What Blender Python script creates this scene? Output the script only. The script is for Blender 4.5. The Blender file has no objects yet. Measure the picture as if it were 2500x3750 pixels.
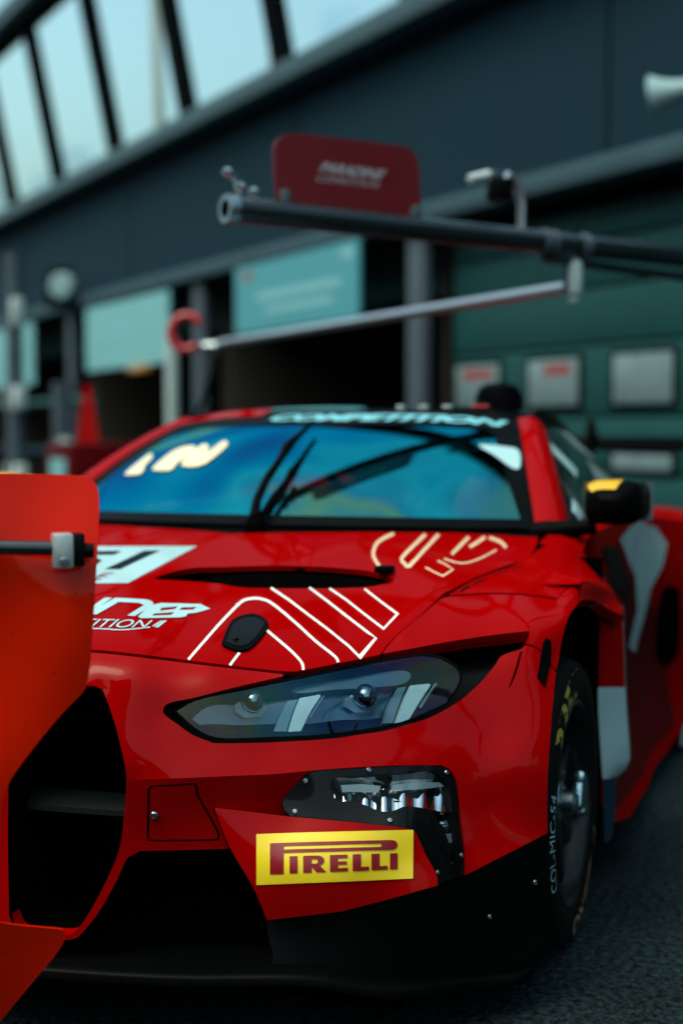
import bpy, bmesh, math, random
import numpy as np
from mathutils import Vector, Matrix
from mathutils.geometry import delaunay_2d_cdt

random.seed(7); np.random.seed(7)
SC = bpy.context.scene
COL = SC.collection
rad = math.radians

# ------------------------------------------------------------------ camera
# world = car axes: x towards the nose, y to the car's left, z up, front axle at x = 0
CAM = np.array([3.27, 1.547, 1.207]); YAW = rad(19.2255); PIT = rad(3.2764); FPX = 5208.33
FW = np.array([-math.cos(YAW)*math.cos(PIT), -math.sin(YAW)*math.cos(PIT), -math.sin(PIT)])
RT = np.cross(FW, [0, 0, 1]); RT /= np.linalg.norm(RT); UP = np.cross(RT, FW)
cd = bpy.data.cameras.new('camera'); cam = bpy.data.objects.new('camera', cd); COL.objects.link(cam)
cd.sensor_fit = 'VERTICAL'; cd.sensor_height = 36.0; cd.lens = 50.0
cd.clip_start = 0.05; cd.clip_end = 5000
mw = Matrix(((RT[0], UP[0], -FW[0], CAM[0]), (RT[1], UP[1], -FW[1], CAM[1]), (RT[2], UP[2], -FW[2], CAM[2]), (0, 0, 0, 1)))
cam.matrix_world = mw
cd.dof.use_dof = True; cd.dof.focus_distance = 2.80; cd.dof.aperture_fstop = 1.4
SC.camera = cam

# ------------------------------------------------------------------ sky, sun, exposure
SUN_EL = 63.0; SUN_HEAD = 325.0
w = bpy.data.worlds.new('World'); SC.world = w; w.use_nodes = True
nt = w.node_tree; bg = nt.nodes['Background']
sky = nt.nodes.new('ShaderNodeTexSky'); sky.sky_type = 'NISHITA'; sky.sun_disc = False
sky.sun_elevation = rad(SUN_EL); sky.sun_rotation = rad(90-SUN_HEAD)
sky.air_density = 1.0; sky.dust_density = 4.5; sky.ozone_density = 1.0
tint = nt.nodes.new('ShaderNodeMix'); tint.data_type = 'RGBA'; tint.blend_type = 'MULTIPLY'
tint.inputs[0].default_value = 1.0; tint.inputs[7].default_value = (0.80, 1.0, 0.84, 1)
nt.links.new(sky.outputs[0], tint.inputs[6]); nt.links.new(tint.outputs[2], bg.inputs[0])
bg.inputs[1].default_value = 0.15
sl = bpy.data.lights.new('sun', 'SUN'); sun = bpy.data.objects.new('sun', sl); COL.objects.link(sun)
sl.energy = 0.5; sl.angle = rad(25); sl.color = (1.0, 0.92, 0.82)
sd = Vector((math.cos(rad(SUN_HEAD))*math.cos(rad(SUN_EL)), math.sin(rad(SUN_HEAD))*math.cos(rad(SUN_EL)), math.sin(rad(SUN_EL))))
sun.rotation_euler = sd.to_track_quat('Z', 'Y').to_euler()
SC.view_settings.view_transform = 'Standard'; SC.view_settings.look = 'None'
SC.view_settings.exposure = 1.0; SC.view_settings.gamma = 1.0
SC.render.engine = 'CYCLES'
SC.cycles.max_bounces = 8; SC.cycles.transparent_max_bounces = 12
SC.cycles.caustics_reflective = False; SC.cycles.caustics_refractive = False

# ------------------------------------------------------------------ helpers: projection of measured points
S15 = 2500/1568
def ray(u, v):
    u = np.asarray(u, float)[..., None]; v = np.asarray(v, float)[..., None]
    return FW + RT*(u-1250)/FPX + UP*(1875-v)/FPX
def at(u, v, **k):
    d = ray(u, v); (a, val), = k.items()
    t = val if a == 'd' else (val-CAM['xyz'.index(a)])/d['xyz'.index(a)]
    return CAM + t*d
def pj(P):
    W = np.asarray(P, float)-CAM; z = W @ FW
    return 1250+FPX*(W @ RT)/z, 1875-FPX*(W @ UP)/z, z

class TPS:
    def __init__(s, X, y, lam=0.0):
        X = np.array(X, float); s.X = X; n = len(X)
        K = s.k(X, X)+lam*np.eye(n); Pm = np.c_[np.ones(n), X]
        A = np.zeros((n+3, n+3)); A[:n, :n] = K; A[:n, n:] = Pm; A[n:, :n] = Pm.T
        s.w = np.linalg.solve(A, np.r_[np.array(y, float), 0, 0, 0])
    def k(s, A, B):
        r2 = ((A[:, None, :]-B[None])**2).sum(-1)
        return r2*np.log(r2+1e-12)
    def __call__(s, U, V):
        Q = np.c_[np.ravel(U), np.ravel(V)]; n = len(s.X)
        return s.k(Q, s.X) @ s.w[:n] + np.c_[np.ones(len(Q)), Q] @ s.w[n:]

class Surf:
    """smooth body surface through measured points (photo point + its x in the car's axes)"""
    def __init__(s, ctrl, lam=0.02):
        X = []; y = []
        for u, v, x in ctrl:
            P = at(u, v, x=x); X.append((u/1000, v/1000)); y.append(1/((P-CAM) @ FW))
        s.t = TPS(X, y, lam)
    ridges = ()
    def dep(s, U, V):
        U = np.asarray(U, float); V = np.asarray(V, float); d = 1/s.t(U/1000, V/1000)
        for (ax, ay), (bx, by), w_, h_ in s.ridges:     # pressed ridge lines
            l2 = (bx-ax)**2+(by-ay)**2; t = ((U-ax)*(bx-ax)+(V-ay)*(by-ay))/l2; tc = np.clip(t, 0, 1)
            q = np.hypot(U-(ax+tc*(bx-ax)), V-(ay+tc*(by-ay)))
            d = d-h_*np.exp(-(q/w_)**2)*np.clip(1-np.abs(2*tc-1)**6, 0, 1)
        return d
    def __call__(s, U, V): return CAM + s.dep(U, V)[:, None]*ray(U, V)
    def sym(s, U, V):
        """point of the symmetric body: right of the centre plane the mirrored surface is met"""
        U = np.asarray(U, float); V = np.asarray(V, float)
        P = s(U, V); m = P[:, 1] < 0
        if m.any():
            R = ray(U[m], V[m]); lo = s.dep(U[m], V[m])-0.35; hi = lo+1.2
            def g(t):
                Q = CAM+t[:, None]*R; Q[:, 1] *= -1; a, b, c = pj(Q); return c-s.dep(a, b)
            ts = np.linspace(0, 1, 60); tt = lo.copy(); prev = g(lo); done = np.zeros(m.sum(), bool)
            for q in ts[1:]:
                cur_t = lo+(hi-lo)*q; cur = g(cur_t); cross = (~done) & (np.sign(cur) != np.sign(prev))
                if cross.any():
                    st = (hi-lo)/59
                    tt[cross] = (cur_t-st*np.abs(cur)/(np.abs(cur)+np.abs(prev)+1e-9))[cross]; done |= cross
                prev = cur
            tt[~done] = s.dep(U[m], V[m])[~done]
            P[m] = CAM+tt[:, None]*R
        return P

def cr(pts, n=6, closed=False):
    """catmull-rom through points"""
    p = [np.array(q, float) for q in pts]; out = []
    N = len(p); rng = range(N) if closed else range(N-1)
    for i in rng:
        if closed: a, b, c, d = p[(i-1) % N], p[i], p[(i+1) % N], p[(i+2) % N]
        else: a, b, c, d = p[max(i-1, 0)], p[i], p[i+1], p[min(i+2, N-1)]
        for k in range(n):
            t = k/n
            out.append(.5*((2*b)+(-a+c)*t+(2*a-5*b+4*c-d)*t*t+(-a+3*b-3*c+d)*t**3))
    if not closed: out.append(p[-1])
    return [tuple(q) for q in out]
def join(*segs):
    out = []
    for s in segs:
        for q in s:
            if not out or math.dist(out[-1], q) > 0.6: out.append(tuple(q))
    if math.dist(out[0], out[-1]) < 0.6: out.pop()
    return out
def resample(poly, step):
    out = []; N = len(poly)
    for i in range(N):
        a = np.array(poly[i]); b = np.array(poly[(i+1) % N]); L = np.linalg.norm(b-a)
        k = max(1, int(L/step))
        for j in range(k): out.append(tuple(a+(b-a)*j/k))
    return out
def inside(poly, X):
    P = np.array(poly); x = X[:, 0]; y = X[:, 1]; c = np.zeros(len(X), bool)
    for i in range(len(P)):
        x0, y0 = P[i-1]; x1, y1 = P[i]
        if y0 == y1: continue
        m = ((y0 > y) != (y1 > y)) & (x < (x1-x0)*(y-y0)/(y1-y0)+x0); c ^= m
    return c
def dist_poly(polys, X):
    d = np.full(len(X), 1e9)
    for P in polys:
        P = np.array(P)
        for i in range(len(P)):
            a = P[i-1]; b = P[i]; ab = b-a; l2 = (ab**2).sum()
            if l2 < 1e-9: continue
            t = np.clip(((X-a) @ ab)/l2, 0, 1); d = np.minimum(d, np.hypot(*(X-(a+t[:, None]*ab)).T))
    return d
def sheet2d(outline, holes=(), step=16.0, rim=None):
    """triangulate an outline with holes; returns points, triangles"""
    rim = rim or step*0.7
    outs = [resample(outline, rim)]+[resample(h, rim) for h in holes]
    A = np.array(outs[0]); lo = A.min(0); hi = A.max(0)
    pts = []; r = 0; y = lo[1]
    while y < hi[1]:
        xs = np.arange(lo[0]+(step/2 if r % 2 else 0), hi[0], step)
        pts += [(x, y) for x in xs]; y += step*.866; r += 1
    X = np.array(pts) if pts else np.zeros((0, 2))
    if len(X):
        k = inside(outs[0], X)
        for h in outs[1:]: k &= ~inside(h, X)
        X = X[k]
        if len(X): X = X[dist_poly(outs, X) > step*.45]
    V = []; E = []
    for o in outs:
        b = len(V); V += o; E += [(b+i, b+(i+1) % len(o)) for i in range(len(o))]
    V += [tuple(q) for q in X]
    rv, re, rf, *_ = delaunay_2d_cdt([Vector(q) for q in V], E, [], 0, 1e-4)
    rv = np.array([tuple(q) for q in rv]); rf = np.array([list(f) for f in rf if len(f) == 3])
    ar = np.abs(np.cross(rv[rf[:, 1]]-rv[rf[:, 0]], rv[rf[:, 2]]-rv[rf[:, 0]])); rf = rf[ar > step*step*.02]
    c = rv[rf].mean(1); k = inside(outs[0], c)
    for h in outs[1:]: k &= ~inside(h, c)
    return rv, rf[k]

def new_obj(name, verts, faces, mat, parent=None, smooth=True):
    me = bpy.data.meshes.new(name); me.from_pydata([tuple(v) for v in verts], [], [tuple(int(i) for i in f) for f in faces])
    if smooth: me.polygons.foreach_set('use_smooth', [True]*len(me.polygons))
    me.materials.append(mat); me.update()
    o = bpy.data.objects.new(name, me); COL.objects.link(o)
    if parent: o.parent = parent
    return o
def thing(name, label, cat, loc=(0, 0, 0), group=None):
    o = bpy.data.objects.new(name, None); COL.objects.link(o); o.location = loc
    o['label'] = label; o['category'] = cat
    if group: o['group'] = group
    return o
def tag(o, label, cat, group=None):
    o['label'] = label; o['category'] = cat
    if group: o['group'] = group
    return o

class MB:
    """collects shapes into one mesh"""
    def __init__(s): s.v = []; s.f = []
    def add(s, v, f):
        b = len(s.v); s.v += [tuple(map(float, q)) for q in v]; s.f += [tuple(int(i)+b for i in q) for q in f]
    def box(s, c, d, ax=None, bev=0.0):
        c = np.array(c, float); A = np.eye(3) if ax is None else np.array(ax, float); h = np.array(d, float)/2
        bev = min(bev, .45*min(d))
        if bev <= 0:
            q = [c+A.T @ (h*np.array(t)) for t in ((-1,-1,-1),(1,-1,-1),(1,1,-1),(-1,1,-1),(-1,-1,1),(1,-1,1),(1,1,1),(-1,1,1))]
            s.add(q, [(0,3,2,1),(4,5,6,7),(0,1,5,4),(1,2,6,5),(2,3,7,6),(3,0,4,7)]); return s
        bm = bmesh.new(); bmesh.ops.create_cube(bm, size=1)
        for v in bm.verts: v.co = Vector(np.array(v.co)*2*h)
        bmesh.ops.bevel(bm, geom=bm.edges[:], offset=bev, segments=2, affect='EDGES', profile=.5)
        bm.verts.index_update(); s.add([c+A.T @ np.array(v.co) for v in bm.verts], [[v.index for v in f.verts] for f in bm.faces]); bm.free(); return s
    def tube(s, pts, r, n=12, caps=True, r2=None):
        P = [np.array(p, float) for p in pts]; m = len(P); rings = []
        up = np.array([0, 0, 1.0]); prev = None
        for i in range(m):
            t = P[min(i+1, m-1)]-P[max(i-1, 0)]; t /= np.linalg.norm(t)
            if prev is None:
                a = np.cross(t, up)
                if np.linalg.norm(a) < .05: a = np.cross(t, [1, 0, 0])
            else: a = prev-t*(prev @ t)
            a /= np.linalg.norm(a); prev = a; b = np.cross(t, a)
            rr = r if np.isscalar(r) else r[i]
            rings.append([P[i]+rr*(math.cos(q)*a+math.sin(q)*b) for q in np.linspace(0, 2*math.pi, n, endpoint=False)])
        v = [q for g in rings for q in g]; f = []
        for i in range(m-1):
            for k in range(n): f.append((i*n+k, i*n+(k+1) % n, (i+1)*n+(k+1) % n, (i+1)*n+k))
        if caps: f.append(tuple(range(n-1, -1, -1))); f.append(tuple((m-1)*n+k for k in range(n)))
        s.add(v, f); return s
    def lathe(s, prof, org, axis, n=32, cap=False):
        """prof: list of (radius, along)"""
        axis = np.array(axis, float); axis /= np.linalg.norm(axis); org = np.array(org, float)
        a = np.cross(axis, [0, 0, 1.0])
        if np.linalg.norm(a) < .05: a = np.cross(axis, [1.0, 0, 0])
        a /= np.linalg.norm(a); b = np.cross(axis, a); v = []
        for r, h in prof:
            for q in np.linspace(0, 2*math.pi, n, endpoint=False): v.append(org+axis*h+r*(math.cos(q)*a+math.sin(q)*b))
        f = []
        for i in range(len(prof)-1):
            for k in range(n): f.append((i*n+k, i*n+(k+1) % n, (i+1)*n+(k+1) % n, (i+1)*n+k))
        if cap: f.append(tuple((len(prof)-1)*n+k for k in range(n))); f.append(tuple(range(n-1, -1, -1)))
        s.add(v, f); return s
    def prism(s, poly3, off):
        """closed polygon (3d points) swept by a vector"""
        n = len(poly3); A = [np.array(p, float) for p in poly3]; B = [p+np.array(off) for p in A]
        s.add(A+B, [tuple(range(n-1, -1, -1)), tuple(range(n, 2*n))]+[(i, (i+1) % n, n+(i+1) % n, n+i) for i in range(n)]); return s
    def grid(s, G):
        m, n = len(G), len(G[0])
        s.add([p for r in G for p in r], [(i*n+j, i*n+j+1, (i+1)*n+j+1, (i+1)*n+j) for i in range(m-1) for j in range(n-1)]); return s
    def build(s, name, mat, parent=None, smooth=False, angle=35):
        o = new_obj(name, s.v, s.f, mat, parent, False)
        bm = bmesh.new(); bm.from_mesh(o.data); bmesh.ops.recalc_face_normals(bm, faces=bm.faces); bm.to_mesh(o.data); bm.free()
        if smooth:
            o.data.polygons.foreach_set('use_smooth', [True]*len(o.data.polygons)); o.data.set_sharp_from_angle(angle=rad(angle))
        return o

def normals_of(lift, U, V, e=1.5):
    a = lift(U+e, V)-lift(U-e, V); b = lift(U, V+e)-lift(U, V-e)
    n = np.cross(a, b); n /= np.linalg.norm(n, axis=1)[:, None]+1e-12
    return n
def panel(name, outline, lift, mat, parent=None, holes=(), step=16, flange=.012, off=0.0, clip=None, mirror=False, out=1, rnd=0.0, extra=()):
    """a body panel: measured outline laid on a surface, its edges turned inwards"""
    vs = []; fs = []
    for ol, lf, hs in [(outline, lift, holes)]+list(extra):
        rv, rf = sheet2d(ol, hs, step)
        U, V = rv[:, 0], rv[:, 1]
        P = lf(U, V); Nn = normals_of(lf, U, V)
        vd = P-CAM; sg = np.where((Nn*vd).sum(1) > 0, -1.0, 1.0) if out == 1 else np.full(len(P), float(out))
        sg = np.sign(np.median(sg)) or 1.0
        Nn = Nn*sg
        P = P+Nn*off
        # face winding so that normals point outwards
        t = np.cross(P[rf[:, 1]]-P[rf[:, 0]], P[rf[:, 2]]-P[rf[:, 0]]); flip = (t*Nn[rf[:, 0]]).sum(1) < 0
        rf[flip] = rf[flip][:, ::-1]
        b = len(vs); vs += list(P); fs += [tuple(f+b) for f in rf]
        if flange > 0:
            cnt = {}
            for f in rf:
                for i in range(3):
                    e = (f[i], f[(i+1) % 3]); k = (min(e), max(e)); cnt.setdefault(k, []).append(e)
            bd = [e[0] for e in cnt.values() if len(e) == 1]
            for a_, c_ in bd:
                q = len(vs)
                vs += [P[a_], P[c_], P[c_]-Nn[c_]*flange, P[a_]-Nn[a_]*flange]; fs.append((q+1, q, q+3, q+2))
    o = new_obj(name, vs, fs, mat, parent)
    bm = bmesh.new(); bm.from_mesh(o.data)
    if clip is not None:
        bmesh.ops.bisect_plane(bm, geom=bm.verts[:]+bm.edges[:]+bm.faces[:], plane_co=(0, clip, 0), plane_no=(0, -1, 0), clear_outer=True)
    if mirror:
        g = bmesh.ops.duplicate(bm, geom=bm.verts[:]+bm.edges[:]+bm.faces[:])['geom']
        for v in g:
            if isinstance(v, bmesh.types.BMVert): v.co.y = 2*(clip or 0)-v.co.y
        bmesh.ops.reverse_faces(bm, faces=[f for f in g if isinstance(f, bmesh.types.BMFace)])
        c = clip or 0
        bmesh.ops.remove_doubles(bm, verts=[v for v in bm.verts if abs(v.co.y-c) < 1e-4], dist=2e-4)
    for f in bm.faces: f.smooth = True
    bm.to_mesh(o.data); bm.free()
    return o
def mirrored(o, parent=None, recurse=True, name=None):
    me = o.data.copy()
    n = len(me.vertices); co = np.empty(n*3); me.vertices.foreach_get('co', co); co[1::3] *= -1; me.vertices.foreach_set('co', co)
    me.flip_normals(); me.update()
    c = bpy.data.objects.new(name or o.name.split('.')[0], me); COL.objects.link(c); c.parent = parent if parent else o.parent
    if recurse:
        for ch in list(o.children): mirrored(ch, c)
    return c
def strip(pts, width, closed=False):
    """outline of a line of constant width"""
    P = [np.array(p, float) for p in pts]; n = len(P); L = []; R_ = []
    for i in range(n):
        a = P[(i-1) % n] if closed else P[max(i-1, 0)]; b = P[(i+1) % n] if closed else P[min(i+1, n-1)]
        t = b-a; t /= np.linalg.norm(t)+1e-9; nn = np.array([-t[1], t[0]])
        if 0 < i < n-1 or closed:
            t1 = P[i]-a; t1 /= np.linalg.norm(t1)+1e-9; c = max(.5, abs(t1 @ t)); wd = width/2/c
        else: wd = width/2
        L.append(P[i]+nn*wd); R_.append(P[i]-nn*wd)
    return L, R_
def tape(name, lines, width, lift, mat, parent, off=.0012):
    mb = MB()
    for ln in lines:
        L, R_ = strip(ln, width)
        U = np.array([p[0] for p in L+R_]); V = np.array([p[1] for p in L+R_])
        P = lift(U, V); N = normals_of(lift, U, V); sg = np.where((N*(P-CAM)).sum(1) > 0, -1, 1)[:, None]; P = P+N*sg*off
        n = len(L); mb.add(P, [(i, i+1, n+i+1, n+i) for i in range(n-1)])
    return mb.build(name, mat, parent)
def text2d(body, shear=0.0, bold=0.0, space=1.0):
    cu = bpy.data.curves.new('t', 'FONT'); cu.body = body; cu.shear = shear; cu.offset = bold; cu.space_character = space; cu.resolution_u = 4
    o = bpy.data.objects.new('t', cu); COL.objects.link(o)
    me = o.to_mesh(); v = np.array([tuple(q.co)[:2] for q in me.vertices]); f = [tuple(p.vertices) for p in me.polygons]
    o.to_mesh_clear(); bpy.data.objects.remove(o); bpy.data.curves.remove(cu)
    lo = v.min(0); hi = v.max(0); v = (v-lo)/(hi-lo)
    return v, f
def quad_map(q, v):
    """v in unit square (y up) -> quad TL,TR,BR,BL"""
    TL, TR, BR, BL = [np.array(p, float) for p in q]; x = v[:, :1]; y = v[:, 1:2]
    return TL*(1-x)*y+TR*x*y+BR*x*(1-y)+BL*(1-x)*(1-y)
def decal_text(name, body, quad, lift, mat, parent, off=.0025, **k):
    v, f = text2d(body, **k); q = quad_map(quad, v)
    P = lift(q[:, 0], q[:, 1]); N = normals_of(lift, q[:, 0], q[:, 1]); sg = np.where((N*(P-CAM)).sum(1) > 0, -1, 1)[:, None]
    return new_obj(name, P+N*sg*off, f, mat, parent, False)

# ------------------------------------------------------------------ materials
def mat(name, col, rough=.5, metal=0.0, coat=0.0, spec=.5, noise=None, bump=None, coat_rough=.03, emit=None):
    m = bpy.data.materials.new(name); m.use_nodes = True; t = m.node_tree; b = t.nodes['Principled BSDF']
    b.inputs['Base Color'].default_value = (*col, 1); b.inputs['Roughness'].default_value = rough; b.inputs['Metallic'].default_value = metal
    b.inputs['Coat Weight'].default_value = coat; b.inputs['Coat Roughness'].default_value = coat_rough; b.inputs['Specular IOR Level'].default_value = spec
    if noise or bump: tc = t.nodes.new('ShaderNodeTexCoord')
    if noise:
        sc, amt = noise[:2]
        n = t.nodes.new('ShaderNodeTexNoise'); n.inputs['Scale'].default_value = sc; n.inputs['Detail'].default_value = 5
        t.links.new(tc.outputs['Object'], n.inputs['Vector'])
        mx = t.nodes.new('ShaderNodeMix'); mx.data_type = 'RGBA'; mx.inputs[6].default_value = (*[c*(1-amt) for c in col], 1)
        mx.inputs[7].default_value = (*[min(1, c*(1+amt)) for c in col], 1); t.links.new(n.outputs['Fac'], mx.inputs[0]); t.links.new(mx.outputs[2], b.inputs['Base Color'])
        mr = t.nodes.new('ShaderNodeMapRange'); mr.inputs[3].default_value = max(0, rough-.1); mr.inputs[4].default_value = min(1, rough+.1)
        t.links.new(n.outputs['Fac'], mr.inputs[0]); t.links.new(mr.outputs[0], b.inputs['Roughness'])
    if bump:
        sc, st = bump
        n2 = t.nodes.new('ShaderNodeTexNoise'); n2.inputs['Scale'].default_value = sc; n2.inputs['Detail'].default_value = 4
        t.links.new(tc.outputs['Object'], n2.inputs['Vector'])
        bp = t.nodes.new('ShaderNodeBump'); bp.inputs['Strength'].default_value = st; bp.inputs['Distance'].default_value = .01
        t.links.new(n2.outputs['Fac'], bp.inputs['Height']); t.links.new(bp.outputs[0], b.inputs['Normal'])
    if emit:
        b.inputs['Emission Color'].default_value = (*emit[0], 1); b.inputs['Emission Strength'].default_value = emit[1]
    return m
def paint(name, col, cw=.20, ci=1.3, sp_=0.0):
    """gloss wrap: faint orange peel, dust specks and smears"""
    m = mat(name, col, rough=.45, coat=cw, coat_rough=.03, spec=sp_); t = m.node_tree; m.node_tree.nodes['Principled BSDF'].inputs['Coat IOR'].default_value = ci; m.node_tree.nodes['Principled BSDF'].inputs['Specular Tint'].default_value = (1, .01, .05, 1); b = t.nodes['Principled BSDF']
    tc = t.nodes.new('ShaderNodeTexCoord')
    n = t.nodes.new('ShaderNodeTexNoise'); n.inputs['Scale'].default_value = 220; n.inputs['Detail'].default_value = 1
    bp = t.nodes.new('ShaderNodeBump'); bp.inputs['Strength'].default_value = .03; bp.inputs['Distance'].default_value = .002
    t.links.new(tc.outputs['Object'], n.inputs['Vector']); t.links.new(n.outputs['Fac'], bp.inputs['Height']); t.links.new(bp.outputs[0], b.inputs['Coat Normal'])
    sp = t.nodes.new('ShaderNodeTexVoronoi'); sp.inputs['Scale'].default_value = 34; sp.feature = 'F1'
    t.links.new(tc.outputs['Object'], sp.inputs['Vector'])
    th = t.nodes.new('ShaderNodeMapRange'); th.inputs[1].default_value = .035; th.inputs[2].default_value = .06; th.inputs[3].default_value = 1; th.inputs[4].default_value = 0
    t.links.new(sp.outputs['Distance'], th.inputs[0])
    pick = t.nodes.new('ShaderNodeMath'); pick.operation = 'GREATER_THAN'; pick.inputs[1].default_value = .78
    sx = t.nodes.new('ShaderNodeSeparateColor'); t.links.new(sp.outputs['Color'], sx.inputs[0]); t.links.new(sx.outputs[0], pick.inputs[0])
    mu = t.nodes.new('ShaderNodeMath'); mu.operation = 'MULTIPLY'; t.links.new(th.outputs[0], mu.inputs[0]); t.links.new(pick.outputs[0], mu.inputs[1])
    mx = t.nodes.new('ShaderNodeMix'); mx.data_type = 'RGBA'; mx.inputs[6].default_value = (*col, 1); mx.inputs[7].default_value = (.03, .012, .01, 1)
    t.links.new(mu.outputs[0], mx.inputs[0]); t.links.new(mx.outputs[2], b.inputs['Base Color'])
    sm = t.nodes.new('ShaderNodeTexNoise'); sm.inputs['Scale'].default_value = 7; sm.inputs['Detail'].default_value = 6
    t.links.new(tc.outputs['Object'], sm.inputs['Vector'])
    mr = t.nodes.new('ShaderNodeMapRange'); mr.inputs[1].default_value = .45; mr.inputs[2].default_value = .75; mr.inputs[3].default_value = .012; mr.inputs[4].default_value = .055
    t.links.new(sm.outputs['Fac'], mr.inputs[0]); t.links.new(mr.outputs[0], b.inputs['Coat Roughness'])
    return m
def carbon(name):
    m = mat(name, (.004, .005, .006), rough=.5, coat=.02, coat_rough=.15, spec=.04); t = m.node_tree; b = t.nodes['Principled BSDF']
    tc = t.nodes.new('ShaderNodeTexCoord'); ck = t.nodes.new('ShaderNodeTexChecker'); ck.inputs['Scale'].default_value = 260
    ck.inputs[1].default_value = (.0015, .002, .0025, 1); ck.inputs[2].default_value = (.007, .009, .011, 1)
    t.links.new(tc.outputs['Object'], ck.inputs[0]); t.links.new(ck.outputs[0], b.inputs['Base Color']); return m
def clear(name, tint_=(1, 1, 1), ior=1.5, film=None, refl=(1, 1, 1), rough=.0, base=0.0):
    """thin clear sheet: see-through plus mirror reflection; 'film' adds interference colours to the reflection"""
    m = bpy.data.materials.new(name); m.use_nodes = True; t = m.node_tree; t.nodes.remove(t.nodes['Principled BSDF'])
    out = t.nodes['Material Output']; tr = t.nodes.new('ShaderNodeBsdfTransparent'); tr.inputs[0].default_value = (*tint_, 1)
    gl = t.nodes.new('ShaderNodeBsdfGlossy'); gl.inputs[0].default_value = (*refl, 1); gl.inputs['Roughness'].default_value = rough
    r0 = ((ior-1)/(ior+1))**2
    ge = t.nodes.new('ShaderNodeNewGeometry'); dp = t.nodes.new('ShaderNodeVectorMath'); dp.operation = 'DOT_PRODUCT'
    t.links.new(ge.outputs['Normal'], dp.inputs[0]); t.links.new(ge.outputs['Incoming'], dp.inputs[1])
    ab = t.nodes.new('ShaderNodeMath'); ab.operation = 'ABSOLUTE'; t.links.new(dp.outputs['Value'], ab.inputs[0])
    om = t.nodes.new('ShaderNodeMath'); om.operation = 'SUBTRACT'; om.inputs[0].default_value = 1; t.links.new(ab.outputs[0], om.inputs[1])
    pw_ = t.nodes.new('ShaderNodeMath'); pw_.operation = 'POWER'; pw_.inputs[1].default_value = 5; t.links.new(om.outputs[0], pw_.inputs[0])
    mr = t.nodes.new('ShaderNodeMapRange'); mr.inputs[3].default_value = max(base, r0); mr.inputs[4].default_value = 1
    t.links.new(pw_.outputs[0], mr.inputs[0])
    mx = t.nodes.new('ShaderNodeMixShader'); t.links.new(mr.outputs[0], mx.inputs[0]); t.links.new(tr.outputs[0], mx.inputs[1]); t.links.new(gl.outputs[0], mx.inputs[2])
    t.links.new(mx.outputs[0], out.inputs[0])
    if film:
        tc = t.nodes.new('ShaderNodeTexCoord'); mp = t.nodes.new('ShaderNodeMapping'); mp.inputs['Scale'].default_value = film['scale']
        t.links.new(tc.outputs['Object'], mp.inputs[0])
        n = t.nodes.new('ShaderNodeTexNoise'); n.inputs['Scale'].default_value = 1; n.inputs['Detail'].default_value = 1.5; n.inputs['Distortion'].default_value = .8
        t.links.new(mp.outputs[0], n.inputs['Vector'])
        lw = t.nodes.new('ShaderNodeLayerWeight'); lw.inputs[0].default_value = .4
        ad = t.nodes.new('ShaderNodeMath'); ad.operation = 'ADD'; t.links.new(n.outputs['Fac'], ad.inputs[0]); t.links.new(lw.outputs['Facing'], ad.inputs[1])
        ml = t.nodes.new('ShaderNodeMath'); ml.operation = 'MULTIPLY'; ml.inputs[1].default_value = film['freq']; t.links.new(ad.outputs[0], ml.inputs[0])
        fcm = t.nodes.new('ShaderNodeMath'); fcm.operation = 'FRACT'; t.links.new(ml.outputs[0], fcm.inputs[0])
        rp = t.nodes.new('ShaderNodeValToRGB'); el = rp.color_ramp.elements; cols = film['cols']
        el[0].position = 0; el[0].color = (*cols[0], 1); el[1].position = 1; el[1].color = (*cols[0], 1)
        for i, c in enumerate(cols[1:]):
            e = el.new((i+1)/len(cols)); e.color = (*c, 1)
        t.links.new(fcm.outputs[0], rp.inputs[0]); t.links.new(rp.outputs[0], gl.inputs[0])
    return m

M = {}
M['red'] = paint('red_wrap', (.31, .0003, .0006), .28, 1.42)
M['fenderred'] = paint('gloss_red_fender_wrap', (.295, .0002, .0005), .22, 1.36)
M['satin'] = paint('satin_red_wrap', (.285, .0002, .0004), .10, 1.3)
M['blackplastic'] = mat('black_plastic', (.0022, .0022, .0025), rough=.4, spec=.10, noise=(40, .3))
M['void'] = mat('matt_black', (.0012, .0012, .0012), rough=1, spec=0)
M['carbon'] = carbon('carbon_weave')
M['rubber'] = mat('tyre_rubber', (.0035, .0035, .0037), rough=.65, spec=.12, noise=(60, .3), bump=(300, .1))
M['seal'] = mat('black_seal', (.0016, .0018, .0020), rough=.45, spec=.02)
M['steel'] = mat('bolt_steel', (.30, .34, .37), rough=.28, metal=1)
M['alum'] = mat('cast_aluminium_caliper', (.34, .48, .54), rough=.25, metal=1, bump=(60, .3))
M['chrome'] = mat('chrome', (.8, .82, .84), rough=.06, metal=1)
M['whitetape'] = mat('reflective_white_tape', (.78, .76, .72), rough=.35, spec=.6, noise=(90, .08))
M['cyanwhite'] = mat('white_vinyl', (.42, .64, .70), rough=.3, coat=.3)
M['yellow'] = mat('yellow_vinyl', (1.0, .66, .018), rough=.32, coat=.15, noise=(14, .08), bump=(30, .05))
M['logored'] = mat('dark_red_print', (.26, .002, .008), rough=.35, coat=.1)
M['blackink'] = mat('black_vinyl', (.0025, .003, .0036), rough=.4, spec=.03)
M['dglass'] = mat('dark_glass', (.004, .005, .006), rough=.05, coat=1, spec=.8)
M['asphalt'] = None
RAINBOW = [(.25, .75, .95), (.10, .45, .95), (.25, .25, .85), (.75, .45, .75), (.95, .80, .45), (.45, .9, .7)]
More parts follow.
